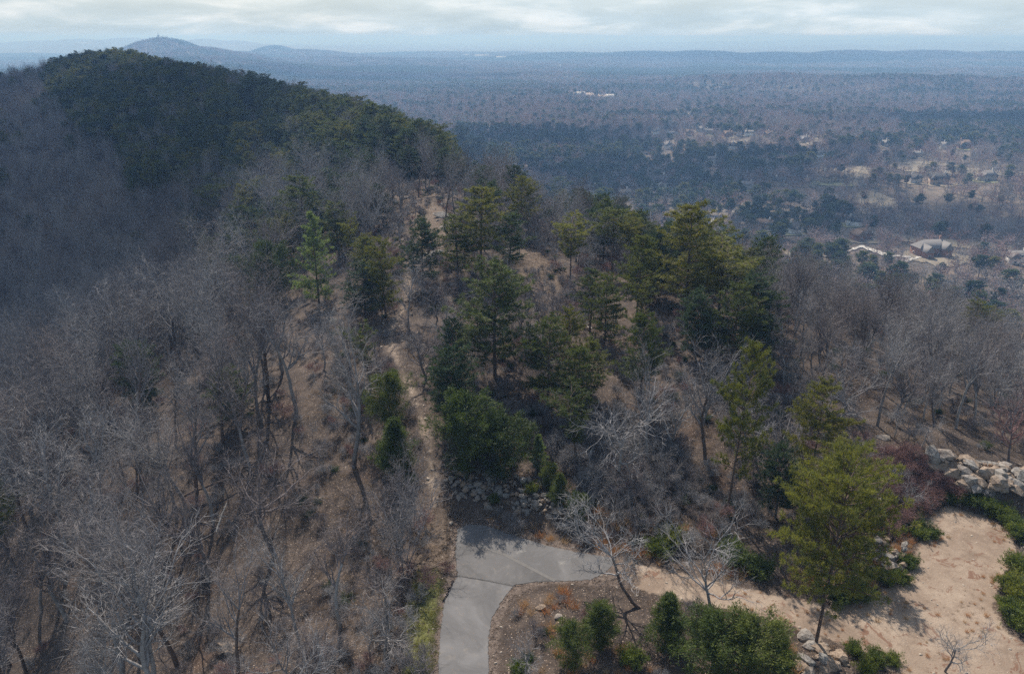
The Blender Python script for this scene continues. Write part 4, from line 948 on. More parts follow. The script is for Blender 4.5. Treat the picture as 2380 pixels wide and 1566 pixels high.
# hand-placed shrubs (px, py, size m, label bit)
SHR = [(2250, 1170, 1.4, 'bright shrub at the foot of the rim wall'), (2285, 1180, 1.5, 'bright shrub right of the first under the rim wall'), (2320, 1200, 1.7, 'tall bright shrub beneath the stepped rim stones'), (2350, 1225, 1.6, 'bright shrub at the clearing edge'), (2375, 1250, 1.7, 'yellowish shrub at the frame edge below the rim'),
       (2205, 1165, 1.2, 'olive shrub at the top of the clearing'), (2125, 1225, 1.5, 'dark green shrub above the stone heap'), (2118, 1190, 1.2, 'small green shrub above the log'), (2140, 1250, 1.2, 'green shrub at the left clearing edge'), (2165, 1245, 1.1, 'rounded shrub standing out on the clay'), (2175, 1160, 1.0, 'small yellow shrub below the rim gap'),
       (2370, 1330, 1.8, 'big bright shrub, topmost of the right-edge thicket'), (2350, 1375, 1.9, 'bright shrub, second down in the right-edge thicket'), (2372, 1400, 1.8, 'bright shrub at the right-edge thicket centre'), (2345, 1425, 1.6, 'bright shrub low in the right-edge thicket'), (2372, 1455, 1.6, 'lowest bright shrub of the right-edge thicket'),
       (2110, 1315, 1.3, 'green shrub right of the stone heap'), (2065, 1355, 1.3, 'green shrub below the stone heap'), (2095, 1350, 1.1, 'small shrub at the clay edge below the heap'), (2030, 1340, 1.2, 'dark shrub under the stone heap'),
       (1985, 1515, 1.0, 'low olive shrub by the big pine foot'), (2030, 1535, 1.1, 'low shrub right of the big pine foot'), (2075, 1540, .9, 'small shrub out on the lower clay edge'), (2010, 1560, 1.0, 'low shrub behind the boulders at the bottom'),
       (1530, 1285, 1.8, 'green roadside shrub under the leaning bare tree'), (1560, 1260, 1.6, 'green shrub behind the roadside one'), (1720, 1320, 2.0, 'dark green shrub left under the big pine'), (1760, 1335, 1.8, 'dark green shrub beneath the big pine crown'), (1700, 1280, 1.5, 'green shrub between the twiggy tree and the big pine'),
       (1940, 1390, 2.0, 'dark shrub behind the big pine trunk'), (1985, 1385, 1.8, 'dark shrub right of the big pine trunk'), (950, 1125, 1.2, 'little green shrub left of the path'), (1470, 1540, 1.6, 'green shrub on the island behind the cedars'), (1205, 1560, 1.0, 'olive shrub at the bottom of the island'), (1235, 1140, 1.0, 'ivy green shrub among the bank stones'), (1150, 1165, .9, 'small dark shrub below the bank stones')]
hs = hit([s[0] for s in SHR], [s[1] for s in SHR])
for s_, p in zip(SHR, hs):
    place('shrub', random.randrange(3), p[0], p[1], p[2] - .05, s_[2] * 1.15, random.random() * 6.28, s_[3], 'shrub', None, 'shrub', random.uniform(.85, 1.05), matswap={'foliage': M_cedar} if 'dark' in s_[3] else None)

# ------------------------------------------------------------------ rocks
def rock_mat(name, a, b):
    M = Mat(name); p = M.pos(False); n = M.noise(1.2, 5, .7, vec=p); f = M.noise(6, 4, .7, vec=p)
    c = M.mix(M.ramp(n, [(.35, 0.0), (.65, 1.0)]), a, b); c = M.mix(M.ramp(f, [(.38, .8), (.56, 0.0)]), c, tuple(v * .35 for v in a)); c = M.mix(M.ramp(M.noise(2.2, 4, .7, vec=p), [(.56, 0.0), (.66, .6)]), c, (.10, .095, .07)); c = M.mix(M.math('MULTIPLY', M.rand(), .35), c, (.30, .22, .16))
    M.color(c); M.bump(M.math('ADD', n, f), .6, .12); return M.m
M_rock_g = rock_mat('grey_rock', (.17, .165, .16), (.35, .34, .32)); M_rock_t = rock_mat('tan_rock', (.20, .155, .12), (.36, .29, .23))
import bmesh
def rock_mesh(seed, mat, flat=.7, sub=2, blocky=.5):
    rs = np.random.default_rng(seed); bm = bmesh.new(); bmesh.ops.create_icosphere(bm, subdivisions=sub, radius=1)
    V = np.array([v.co[:] for v in bm.verts])
    for _ in range(9):                                     # planar cuts give flat broken faces
        n = rvec(rs); d = .45 + .4 * rs.random(); s = V @ n - d; V = V - np.outer(np.maximum(s, 0) * (.6 + .4 * blocky), n)
    V = V * (1 + .06 * rs.normal(size=(len(V), 1)))
    V *= np.array([1, .62 + .3 * rs.random(), flat * (.7 + .5 * rs.random())])
    for v, c in zip(bm.verts, V): v.co = c
    me = bpy.data.meshes.new('stone_mesh'); bm.to_mesh(me); bm.free(); me.materials.append(mat); return me
RG = [rock_mesh(s_, M_rock_g, .65, 1) for s_ in range(7)]; RT = [rock_mesh(20 + s_, M_rock_t, .6, 1) for s_ in range(6)]
RBG = [rock_mesh(40 + s_, M_rock_g, .55, 2, .9) for s_ in range(4)]; RBT = [rock_mesh(50 + s_, M_rock_t, .5, 2, .9) for s_ in range(4)]
def heap(name, label, cat, poly_px, n, smin, smax, mats, layers=1, lift=.25, group=None):
    P = np.array(poly_px, float); pts = []
    while len(pts) < n:
        c = RNG.random((200, 2)) * (P.max(0) - P.min(0)) + P.min(0); c = c[inside(c[:, 0], c[:, 1], P)]; pts += list(c)
    pts = np.array(pts[:n]); W = hit(pts[:, 0], pts[:, 1]); c0 = W.mean(0)
    root = bpy.data.objects.new(name, None); COL.objects.link(root); root.location = c0; tag(root, label, cat, group)
    for w in W:
        s_ = smin + (smax - smin) * random.random() ** 2.2
        o = bpy.data.objects.new('stone', random.choice(mats)); COL.objects.link(o); o.parent = root
        o.location = Vector(w - c0) + Vector((0, 0, random.random() * lift - s_ * .12)); o.rotation_euler = (random.gauss(0, .3), random.gauss(0, .3), random.random() * 6.28); o.scale = (s_, s_, s_)
    return root
heap('stone_bank', 'bank of tumbled grey stones below the cedar pair', 'stone bank', [(1045, 1085), (1130, 1100), (1240, 1110), (1310, 1150), (1300, 1195), (1200, 1190), (1120, 1180), (1050, 1145)], 210, .2, .7, RG + RT[:3], lift=.35)
heap('stone_bank', 'small cluster of pale stones at the bank foot', 'stone bank', [(1215, 1160), (1245, 1160), (1240, 1190), (1215, 1190)], 18, .15, .4, RG)
heap('stone_heap', 'loose stacked stone heap left of the clay clearing', 'stone heap', [(2010, 1270), (2060, 1262), (2110, 1285), (2100, 1325), (2050, 1340), (2000, 1330)], 70, .28, .85, RG + RT, lift=.9)
heap('stone_heap', 'tan boulders at the foot of the big pine', 'stone heap', [(1850, 1500), (1900, 1485), (1990, 1545), (1985, 1590), (1850, 1570)], 26, .3, 1.15, RT + RG[:3], lift=.3)
heap('stone_bank', 'broken stones down the gully side behind the big pine', 'stone bank', [(1990, 1110), (2040, 1100), (2060, 1160), (2030, 1240), (2000, 1200)], 60, .2, .7, RG + RT[:2], lift=.5)
heap('rock_rim', 'stepped tan and grey rock wall rimming the clearing', 'rock wall', [(2158, 1065), (2200, 1066), (2260, 1090), (2300, 1085), (2400, 1105), (2400, 1150), (2300, 1150), (2230, 1140), (2190, 1110), (2160, 1095)], 130, .4, 1.5, RT + RG[:4], lift=1.1)
heap('stone_bank', 'ledge stones stepping down left of the rim wall', 'stone bank', [(2030, 1030), (2090, 1035), (2160, 1062), (2160, 1100), (2080, 1075), (2035, 1070)], 45, .25, .8, RG + RT[:3], lift=.3)
heap('stone_scatter', 'small grey stones scattered over the bare knoll', 'stone scatter', [(1220, 650), (1290, 650), (1310, 700), (1240, 760), (1200, 700)], 70, .12, .5, RG + RT[:3], lift=.05)
heap('stone_scatter', 'rocks scattered along the upper ridge clearing', 'stone scatter', [(900, 440), (1010, 440), (1060, 520), (1060, 600), (980, 560)], 110, .2, .9, RG, lift=.05)
heap('stone_scatter', 'stones strewn beside the footpath bend', 'stone scatter', [(930, 740), (1000, 780), (1040, 850), (980, 860), (940, 800)], 60, .12, .5, RG + RT, lift=.05)
ROCKS = [(2000, 1092, 1.5, 1, 'large tan boulder capping the gully side'), (1992, 1058, 1.1, 0, 'lichened grey boulder above the large tan one'), (2003, 1038, 1.0, 0, 'topmost lichened grey boulder over the gully'), (2053, 1018, .9, 0, 'pale flat boulder on the skyline of the bank'),
         (990, 600, 3.4, 0, 'long slanted grey slab beside the ridge path'), (1030, 505, 2.6, 0, 'flat pale slab in the ridge clearing'), (905, 425, 2.4, 0, 'pale slab at the top of the ridge clearing'), (945, 462, 2.0, 0, 'slanted slab left in the ridge clearing'), (850, 470, 3.0, 0, 'dark tilted slab left of the ridge clearing'), (1180, 585, 1.2, 0, 'small slab at the tip of the bare knoll'),
         (1573, 1408, .5, 1, 'tan rock lying at the island edge'), (1258, 1412, .55, 1, 'tan flat rock on the leafy island'), (1296, 1434, .45, 0, 'pale grey rock right of the tan island rock'), (535, 1510, 1.7, 1, 'flat tan rock in the lower left wood'), (1062, 1085, .8, 1, 'tan boulder at the left top of the stone bank'),
         (1133, 1100, .55, 0, 'rounded grey boulder atop the stone bank'), (1165, 1102, .6, 0, 'largest rounded stone atop the stone bank'), (2170, 1072, 1.1, 0, 'pale flat block at the left end of the rim'), (2215, 1090, 2.2, 1, 'long sloping tan slab on the rim'), (2290, 1085, 2.3, 0, 'broad grey slab on the rim'), (2350, 1105, 2.0, 1, 'tan slab at the right end of the rim'), (1868, 1480, .9, 0, 'upright pale boulder left of the pine foot'), (1905, 1512, 1.0, 1, 'grey-tan boulder under the pine foot'), (1945, 1528, 1.0, 1, 'orange-tan boulder right of the pine foot')]
rp_ = hit([r[0] for r in ROCKS], [r[1] for r in ROCKS])
for (px, py, s_, tn, lab), p in zip(ROCKS, rp_):
    o = obj('boulder', random.choice(RBT if tn else RBG), None, (p[0], p[1], p[2] + s_ * .12), (random.gauss(0, .15), random.gauss(0, .15), random.choice([0, .3, -.3]) + (.7 if 'slanted' in lab else 0)), (s_, s_, s_ * .8))
    if s_ > 1.6: o.scale = (s_, s_ * .6, s_ * .38)
    tag(o, lab, 'boulder')
# fallen logs
def log(name, label, a, b, r, mat, lift=.25, stubs=4):
    A, B = hit([a[0], b[0]], [a[1], b[1]]); A[2] += lift; B[2] += lift * 1.5; G = Geo(); n = 6
    pts = np.array([A + (B - A) * k / n + RNG.normal(size=3) * .05 for k in range(n + 1)]); c0 = pts[0].copy(); pts -= c0
    rr = r * (1 - np.linspace(0, .6, n + 1)); G.tubes(pts[:-1], pts[1:], rr[:-1], rr[1:], 7)
    for k in range(stubs):
        q = pts[random.randrange(2, n)]; d = rvec(RNG); d[2] = abs(d[2]); G.tubes([q], [q + d * random.uniform(.5, 1.5)], np.array([r * .35]), np.array([r * .1]), 4)
    tag(obj(name, G.mesh(name, [mat]), None, c0), label, 'log')
log('fallen_log', 'long dark fallen trunk by the stone heap', (2062, 1262), (2112, 1170), .24, M_bark_p)
log('fallen_log', 'thin bleached log on the ridge shoulder', (1275, 560), (1308, 528), .16, M_dead, 1.2)
log('fallen_log', 'dark fallen trunk across the left wood', (430, 1170), (575, 1120), .16, M_bark_p, 1.0)
log('fallen_log', 'pale broken snag in the left wood', (505, 1250), (530, 1190), .13, M_dead, .8)
log('fallen_log', 'bleached slanting log below the umbrella pine', (1375, 770), (1350, 760), .14, M_dead, .4)
print('rocks', time.time() - T0)

# ------------------------------------------------------------------ valley: houses, fairways, drives, woodland
def vpoly(pts): return hit([p[0] for p in pts], [p[1] for p in pts])[:, :2]
FAIR = [[(2060, 540), (2160, 555), (2260, 560), (2360, 572), (2370, 585), (2240, 580), (2140, 570), (2060, 556)], [(2040, 380), (2160, 375), (2260, 392), (2390, 400), (2390, 412), (2240, 410), (2100, 400)],
        [(1960, 455), (2030, 440), (2090, 470), (2080, 500), (2000, 500)], [(1440, 318), (1480, 316), (1510, 324), (1470, 332)], [(1690, 330), (1740, 322), (1780, 335), (1720, 345)], [(1940, 395), (2010, 385), (2040, 420), (1990, 440)],
        [(2130, 600), (2220, 590), (2280, 610), (2180, 630)], [(1050, 296), (1140, 292), (1180, 300), (1100, 306)], [(1860, 330), (1900, 320), (1930, 335), (1890, 345)], [(1560, 260), (1640, 262), (1640, 268), (1560, 266)]]
DRV = [[(2080, 620), (2100, 605), (2180, 585), (2182, 590), (2110, 612), (2095, 624)], [(1960, 585), (2000, 570), (2060, 590), (2120, 598), (2120, 603), (2050, 597), (2000, 578), (1968, 592)], [(1580, 512), (1640, 528), (1660, 500), (1668, 500), (1650, 536), (1580, 520)], [(1700, 490), (1780, 500), (1780, 506), (1700, 497)]]
FAIRW = [vpoly(P) for P in FAIR]; DRVW = [vpoly(P) for P in DRV]
LABF = ['tan fairway beyond the grey-roofed house', 'long pale fairway on the right', 'bare tan clearing among thin trunks', 'small pale lawn near the far houses', 'tan lawn between far houses', 'sunlit lawn beside the large tan house', 'lawn in front of the grey-roofed house', 'tan field edge beyond the ridge pines', 'bright lawn among far houses', 'pale strip far off']
for P, lb in zip(FAIRW, LABF): sheet('lawn', P, M_fair, off=.6, res=max(3.0, np.ptp(P, 0).max() / 60), margin=0.0, label=lb)
for P, lb in zip(DRVW, ['driveway to the grey-roofed house', 'curving pale drive', 'drive between the near valley houses', 'pale valley street']): sheet('driveway', P, M_drive, off=.8, res=1.5, margin=0.0, label=lb)

WALLM = {'white': plain('white_render', (.82, .81, .78), var=.03), 'tan': plain('tan_brick', (.42, .33, .25), var=.12), 'brick': plain('red_brick', (.27, .15, .11), var=.15), 'grey': plain('grey_render', (.45, .43, .40), var=.08)}
ROOFM = {'dark': plain('dark_shingle', (.07, .068, .07), var=.25, scale=.6), 'grey': plain('grey_shingle', (.19, .18, .175), var=.2, scale=.6), 'brown': plain('brown_shingle', (.17, .12, .09), var=.2, scale=.6)}
M_glass = Mat('window_glass').color((.03, .04, .05)); M_glass.b.inputs['Roughness'].default_value = .08; M_glass.b.inputs['Specular IOR Level'].default_value = .6; M_glass = M_glass.m
M_trim = plain('white_trim', (.7, .68, .64), var=.05); M_door = plain('brown_door', (.12, .07, .04))
def gable_roof(L, W, h, ov, axis='x', hip=0.0, th=.25):
    a = L / 2 + ov; b = W / 2 + ov; G = Geo(); r = a - hip * b
    top = [(-a, -b, 0), (a, -b, 0), (a, b, 0), (-a, b, 0), (-r, 0, h), (r, 0, h)]; low = [(x, y, z - th) for x, y, z in top[:4]]
    V = np.array(top + low)
    if axis == 'y': V = V[:, [1, 0, 2]] * np.array([-1, 1, 1])
    G.add(V, [(0, 1, 5, 4), (2, 3, 4, 5), (0, 6, 7, 1), (2, 8, 9, 3), (1, 7, 8, 2), (3, 9, 6, 0), (6, 9, 8, 7)]); G.add(V, [(3, 0, 4), (1, 2, 5)]); return G
def gable_wall(L, W, h, rh, axis='x'):
    a = L / 2; b = W / 2; V = np.array([(-a, -b, -3), (a, -b, -3), (a, b, -3), (-a, b, -3), (-a, -b, h), (a, -b, h), (a, b, h), (-a, b, h), (-a, 0, h + rh * .97), (a, 0, h + rh * .97)])
    if axis == 'y': V = V[:, [1, 0, 2]] * np.array([-1, 1, 1])
    G = Geo(); G.add(V, [(0, 1, 5, 4), (1, 2, 6, 5), (2, 3, 7, 6), (3, 0, 4, 7)]); G.add(V, [(4, 5, 9), (4, 9, 8), (6, 7, 8), (6, 8, 9), (5, 6, 9), (7, 4, 8)]); return G
_wc = {}
def box_mesh(sz, mat, key):
    k = (key, sz)
    if k not in _wc: G = Geo(); G.box((0, 0, 0), sz); _wc[k] = G.mesh(key, [mat])
    return _wc[k]
def house(x, y, z, rz, L, W, h, wall, roof, label, seed, detail=True, wings=2, hip=0.0):
    rs = random.Random(seed); root = bpy.data.objects.new('house', None); COL.objects.link(root); root.location = (x, y, z); root.rotation_euler = (0, 0, rz); tag(root, label, 'house')
    rh = W * rs.uniform(.42, .6)
    obj('wall', gable_wall(L, W, h, rh if hip == 0 else .3).mesh('wall', [WALLM[wall]]), root)
    rf = obj('roof', gable_roof(L, W, rh, .45, hip=hip).mesh('roof', [ROOFM[roof]]), root, (0, 0, h + .12))
    obj('chimney', box_mesh((1.3, .9, rh + 3.2), WALLM['brick' if wall == 'brick' else 'grey'], 'chimney'), rf, (L * rs.choice([-.3, .28]), W * .12, rh * .62))
    for k in range(wings):
        wx = (-.33, .30, .0)[k] * L; wl_ = rs.uniform(4.5, 6.5); wd = rs.uniform(3.0, 5.5); wh = h * rs.uniform(.75, 1.0); wr = wl_ * rs.uniform(.6, .8)
        g = gable_wall(wd + W / 2, wl_, wh, wr, 'y'); obj('wing_wall', g.mesh('wing_wall', [WALLM[wall]]), root, (wx, -W / 2 - wd / 2 + W / 4, .004))
        obj('wing_roof', gable_roof(wd + W / 2, wl_, wr, .35, 'y').mesh('wing_roof', [ROOFM[roof]]), root, (wx, -W / 2 - wd / 2 + W / 4, wh + .12))
        if detail:
            for lv in range(2 if wh > 4.5 else 1):
                f = obj('window', box_mesh((1.7, .16, 1.7), M_trim, 'window'), root, (wx, -W / 2 - wd - .05, 1.7 + lv * 2.9)); obj('pane', box_mesh((1.4, .06, 1.4), M_glass, 'pane'), f, (0, -.09, 0))
    if detail:
        obj('door', box_mesh((1.5, .16, 2.4), M_door, 'door'), root, (0, -W / 2 - .05, 1.2))
        for lv in range(2 if h > 4.5 else 1):
            for wx in (-.14, .12, .45):
                if lv == 0 and abs(wx * L) < 1.6: continue
                f = obj('window', box_mesh((1.3, .16, 1.7), M_trim, 'window'), root, (wx * L, -W / 2 - .05, 1.6 + lv * 2.9)); obj('pane', box_mesh((1.0, .06, 1.4), M_glass, 'pane'), f, (0, -.09, 0))
        for sx in (-1, 1):
            f = obj('window', box_mesh((.16, 1.3, 1.7), M_trim, 'window'), root, (sx * (L / 2 + .05), W * .1, 1.7)); obj('pane', box_mesh((.06, 1.0, 1.4), M_glass, 'pane'), f, (sx * .09, 0, 0))
HOUSES = [ # px, py(base), width px, wall, roof, rz, wings, hip, label
 (1530, 433, 46, 'white', 'dark', .25, 2, 0, 'white two-winged house with chimney among dark pines'),
 (1450, 460, 32, 'white', 'grey', .5, 1, 0, 'white gabled house left below the two-winged one'),
 (1374, 450, 16, 'white', 'dark', -.6, 1, 0, 'small white gable farthest left in the dark wood'),
 (1932, 422, 52, 'tan', 'brown', .1, 2, 1, 'large tan many-gabled house beside the bright lawn'),
 (2160, 592, 66, 'brick', 'grey', .1, 2, 1, 'low broad house with big grey hipped roof nearest the grey slope'),
 (1775, 532, 30, 'tan', 'brown', -.5, 1, 0, 'tan house half hidden by dark evergreens'),
 (1842, 540, 30, 'white', 'dark', .7, 1, 0, 'pale steep-gabled house right of the half hidden tan one'),
 (2000, 556, 40, 'brick', 'brown', .2, 1, 1, 'brown-roofed house left of the broad grey-roofed one'),
 (2362, 608, 34, 'white', 'grey', -.2, 1, 0, 'pale house at the right edge below the fairway'),
 (1975, 522, 34, 'white', 'dark', 1.2, 1, 0, 'white framed house behind the row of tall trunks'),
 (2125, 424, 26, 'grey', 'dark', .3, 1, 0, 'grey house with white gable on the right flat'),
 (2180, 427, 34, 'tan', 'dark', -.3, 1, 0, 'wide dark-roofed house right of the white-gabled one'),
 (2292, 420, 32, 'grey', 'grey', 0, 1, 1, 'grey low house near the right fairway'),
 (1872, 432, 26, 'tan', 'brown', .8, 1, 0, 'tan house left of the large many-gabled one'),
 (1810, 428, 22, 'tan', 'dark', .4, 1, 0, 'small tan house two places left of the many-gabled one'),
 (1735, 440, 20, 'grey', 'grey', -.4, 1, 0, 'pale grey house alone in the shaded wood'),
 (1590, 428, 26, 'brick', 'dark', .2, 1, 0, 'brick house right of the white two-winged one'),
 (1525, 312, 16, 'white', 'grey', .3, 1, 0, 'far pale house left end of the distant row'),
 (1557, 318, 16, 'tan', 'grey', -.3, 1, 0, 'far grey-roofed house second in the distant row'),
 (1600, 314, 18, 'tan', 'brown', .4, 1, 0, 'far tan house third in the distant row'),
 (1625, 306, 14, 'grey', 'grey', .9, 1, 0, 'far small house above the distant row'),
 (1648, 312, 18, 'tan', 'grey', -.7, 1, 0, 'far slate-roofed house in the middle of the distant row'),
 (1690, 318, 20, 'brick', 'brown', .2, 1, 0, 'far brick house right of the row middle'),
 (1740, 316, 16, 'white', 'grey', -.2, 1, 0, 'far house with white front near the dark pines'),
 (1782, 318, 18, 'tan', 'brown', .6, 1, 0, 'far brown-roofed house right end of the distant row'),
 (1795, 345, 20, 'white', 'brown', -.2, 1, 0, 'pale house at the top of the sunny drive'),
 (1700, 345, 18, 'white', 'dark', .7, 1, 0, 'steep white house below the distant row'),
 (1868, 330, 16, 'tan', 'grey', .1, 1, 0, 'far house right of the sunny drive'),
 (1550, 345, 14, 'white', 'grey', .4, 1, 0, 'small cream house under the distant row'),
 (2055, 340, 18, 'grey', 'grey', .4, 1, 0, 'grey house left of the dark pine block'),
 (2240, 345, 26, 'brick', 'brown', .0, 1, 1, 'long low house before the dark pine block'),
 (2190, 345, 14, 'white', 'grey', .5, 1, 0, 'small white house beside the long low one'),
 (2130, 366, 16, 'tan', 'grey', -.4, 1, 0, 'tan house below the dark pine block'),
 (1905, 365, 16, 'white', 'grey', .2, 1, 0, 'small bright house above the tan many-gabled one'),
 (1655, 380, 16, 'white', 'grey', -.1, 1, 0, 'cream house alone in the pine belt'),
]
hh_ = hit([h[0] for h in HOUSES], [h[1] for h in HOUSES]); house_xy = []
for k, (h, p) in enumerate(zip(HOUSES, hh_)):
    L = h[2] / FPX * np.linalg.norm(p) ; L = float(min(max(L, 12), 34)); W = L * .48; far = p[1] > 900
    house(p[0], p[1], p[2] + .2, h[5], L, W, 5.6 if L > 15 else 4.6, h[3], h[4], h[8], 300 + k, not far, h[6], h[7]); house_xy.append((p[0], p[1], L))
house_xy += [(*hit([1035], [330])[0][:2], 26), (*hit([1350], [222])[0][:2], 60), (*hit([1420], [228])[0][:2], 60)]
for k, (hx, hy, hL) in enumerate(house_xy[:len(HOUSES)]):     # a dormant lawn round each house
    rs = random.Random(900 + k); n_ = 12; pts_ = [(hx + math.cos(a * 6.283 / n_) * hL * rs.uniform(.7, 1.5), hy - hL * .35 + math.sin(a * 6.283 / n_) * hL * rs.uniform(.6, 1.2)) for a in range(n_)]
    sheet('lawn', smooth_poly(pts_, 1), M_fair if k % 3 else M_lawn2, off=.5, res=3.0, margin=0.0, label='patchy winter lawn round the ' + HOUSES[k][8])
house_xy = np.array(house_xy)
# far pale commercial roofs
def block(px, py, wpx, dep, hgt, label, mat):
    p = hit([px], [py])[0]; w = wpx / FPX * np.linalg.norm(p); G = Geo(); G.box((0, 0, hgt / 2), (w, dep, hgt)); root = obj('warehouse', G.mesh('warehouse', [mat]), None, p)
    G = Geo(); G.box((0, 0, 0), (w * 1.01, dep * 1.01, .8)); obj('roof', G.mesh('roof', [M_lot]), root, (0, 0, hgt + .41)); tag(root, label, 'warehouse')
    G = Geo()
    for k in range(5): G.box(((k - 2) * w * .17, 0, 0), (w * .05, dep * .3, 1.6))
    obj('roof_vents', G.mesh('roof_vents', [WALLM['grey']]), root, (0, 0, hgt + 1.6))
for a in [(1035, 330, 22, 25, 9, 'white flat-roofed building just beyond the ridge pines', WALLM['white']), (1350, 222, 18, 40, 6, 'white commercial building left of two in mid valley', WALLM['white']), (1420, 228, 18, 40, 6, 'white commercial building right of two in mid valley', WALLM['white']), (1310, 218, 14, 30, 8, 'pinkish block at the left of the commercial strip', WALLM['tan']),
          (1120, 134, 30, 120, 14, 'long white warehouse on the far plain', WALLM['white']), (1165, 138, 20, 120, 14, 'shorter pale warehouse right on the far plain', WALLM['white']), (1085, 132, 12, 100, 14, 'pale warehouse left on the far plain', WALLM['white']), (1300, 158, 10, 60, 10, 'tiny white shed on the distant ridge foot', WALLM['white'])]: block(*a)
M_bare = plain('bare_graded_soil', (.58, .46, .36), scale=.02)
for P, lb in (([(930, 186), (945, 183), (952, 192), (940, 197)], 'pale quarry scar in the far wood'), ([(875, 186), (890, 185), (890, 190), (876, 190)], 'small pale scar left of the quarry'), ([(1300, 212), (1430, 222), (1440, 229), (1360, 226), (1300, 220)], 'pale lots of the commercial strip')):
    W_ = vpoly(P); sheet('cleared_ground', W_, M_bare, off=2.0, res=float(np.ptp(W_, 0).max() / 40), margin=0.0, label=lb)
# communication masts on the conical hill
M_steel = plain('mast_steel', (.20, .20, .21), metal=.3)
def mast(px, hgt, plat, label):
    yv = 3195; t = HILLS[0]; x_ = t[0] + (px - 375) * 1.9; z_ = float(terrain(np.array([x_]), np.array([float(yv)]))[0])
    root = bpy.data.objects.new('radio_mast', None); COL.objects.link(root); root.location = (x_, yv, z_ - .3); tag(root, label, 'radio mast')
    G = Geo(); w0 = 2.2
    C = [(-1, -1), (1, -1), (1, 1), (-1, 1)]; n = 12
    for k in range(n):
        z0, z1 = hgt * k / n, hgt * (k + 1) / n; a, b = w0 * (1 - .75 * k / n), w0 * (1 - .75 * (k + 1) / n)
        for i_ in range(4):
            j_ = (i_ + 1) % 4; A0 = (C[i_][0] * a, C[i_][1] * a, z0); A1 = (C[i_][0] * b, C[i_][1] * b, z1); B1 = (C[j_][0] * b, C[j_][1] * b, z1); G.tubes([A0, A0, A1], [A1, B1, B1], np.array([.3, .14, .14]), np.array([.3, .14, .14]), 3)
    obj('lattice', G.mesh('lattice', [M_steel]), root)
    for zf in plat:
        G = Geo(); G.box((0, 0, 0), (7, 7, 1.2)); 
        for i_ in range(8): a = i_ * math.pi / 4; G.box((4 * math.cos(a), 4 * math.sin(a), 1.5), (1.2, 1.2, 4.5), 0, a)
        obj('antenna_ring', G.mesh('antenna_ring', [M_steel]), root, (0, 0, hgt * zf))
    G = Geo(); G.tubes([(0, 0, 0)], [(0, 0, hgt * .25)], np.array([.35]), np.array([.15]), 4); obj('whip_antenna', G.mesh('whip_antenna', [M_steel]), root, (0, 0, hgt))
mast(372, 30, (.35, .62), 'tallest mast with antenna rings on the conical hill'); mast(381, 20, (.4,), 'shorter mast right of the tallest on the conical hill'); mast(352, 20, (), 'thin mast left on the conical hill top')
print('valley things', time.time() - T0)

# valley trees, low detail
def low_bare(seed, mat):
    a, b = gen_bare(seed, H=14, trunk_frac=.5, n1=9, n2=4, n3=4, n4=2, twig=.17); return joined('valley_hardwood', [a, b], [M_bark_g, mat])
def low_pine(seed, mat, **kw):
    t, l, c = gen_pine(seed=seed, H=15, clump=.5, nb=7, tuft=.75, bw=.22, **kw); return joined('valley_pine', [t, l, c], [M_bark_p, M_bark_p, mat])
VT = [low_bare(301, M_twig), low_bare(302, M_twig), low_bare(303, M_twig_r), low_bare(304, M_twig_v)]; VP = [low_pine(311, M_pine_d, base=.35, width=.22, prof='round', dens=.8), low_pine(312, M_pine_d, base=.4, width=.2, prof='dome', dens=.8), low_pine(313, M_pine, base=.25, width=.22, prof='dome', dens=.8)]
x, y = jitter(-1750, 1750, 330, 2350, 7.6)
kp = np.abs(x) < .74 * y + 60; x, y = x[kp], y[kp]
z = terrain(x, y); pxv, pyv = to_px(x, y, z)
dn = vnoise(x / 75, y / 75, 61) * .6 + vnoise(x / 24, y / 24, 62) * .4
thin = (dn > .64) & (pxv > 1500)
kp = ((z < -118) | (y > 1250)) & ~(thin & (RNG.random(len(x)) < .65))
RIDGEH = ridge(x, y); kp &= RIDGEH < z - 2
x, y, z, pxv, pyv = x[kp], y[kp], z[kp], pxv[kp], pyv[kp]
bad = np.zeros(len(x), bool)
for P in DRVW: bad |= inside(x, y, P)
for P in FAIRW: bad |= inside(x, y, P) & (RNG.random(len(x)) < .8)
bad |= (np.sqrt((x[:, None] - house_xy[None, :, 0]) ** 2 + (y[:, None] - house_xy[None, :, 1] + 6) ** 2) < house_xy[None, :, 2] * .62 + 4).any(1)
# keep the view line in front of every house open
for hx, hy, hL in house_xy:
    t = (hy - y) ; bad |= (t > -4) & (t < min(hy * .115, 100)) & (np.abs(x - hx * y / hy) < hL * .55) & (RNG.random(len(x)) < .94)
x, y, z, pxv, pyv = [a[~bad] for a in (x, y, z, pxv, pyv)]
pn = vnoise(x / 160, y / 110, 71) * .7 + vnoise(x / 45, y / 45, 72) * .3
pr = np.where(pn > .62, .5, .08)
DARKP = [[(1060, 300), (1180, 305), (1340, 310), (1420, 335), (1620, 350), (1800, 375), (1900, 400), (1700, 420), (1500, 410), (1300, 420), (1180, 400), (1080, 380)], [(2080, 285), (2200, 270), (2400, 275), (2400, 345), (2200, 345), (2100, 320)], [(1680, 500), (1780, 490), (1960, 500), (1960, 560), (1820, 580), (1740, 550)]]
for P in DARKP: pr = np.where(inside(pxv, pyv, P), .62, pr)
isp = RNG.random(len(x)) < pr; a = ~isp
mass('valley_hardwoods', VT, x[a], y[a], z[a], RNG.random(a.sum()) * 6.28, hsc(a.sum(), .6, 1.1), 'leafless brown woodland filling the valley', widen=hsc(a.sum(), 1.2, 1.7))
mass('valley_pines', VP, x[isp], y[isp], z[isp], RNG.random(isp.sum()) * 6.28, hsc(isp.sum(), .5, 1.0), 'dark pine stands in the valley', widen=hsc(isp.sum(), 1.2, 1.8))
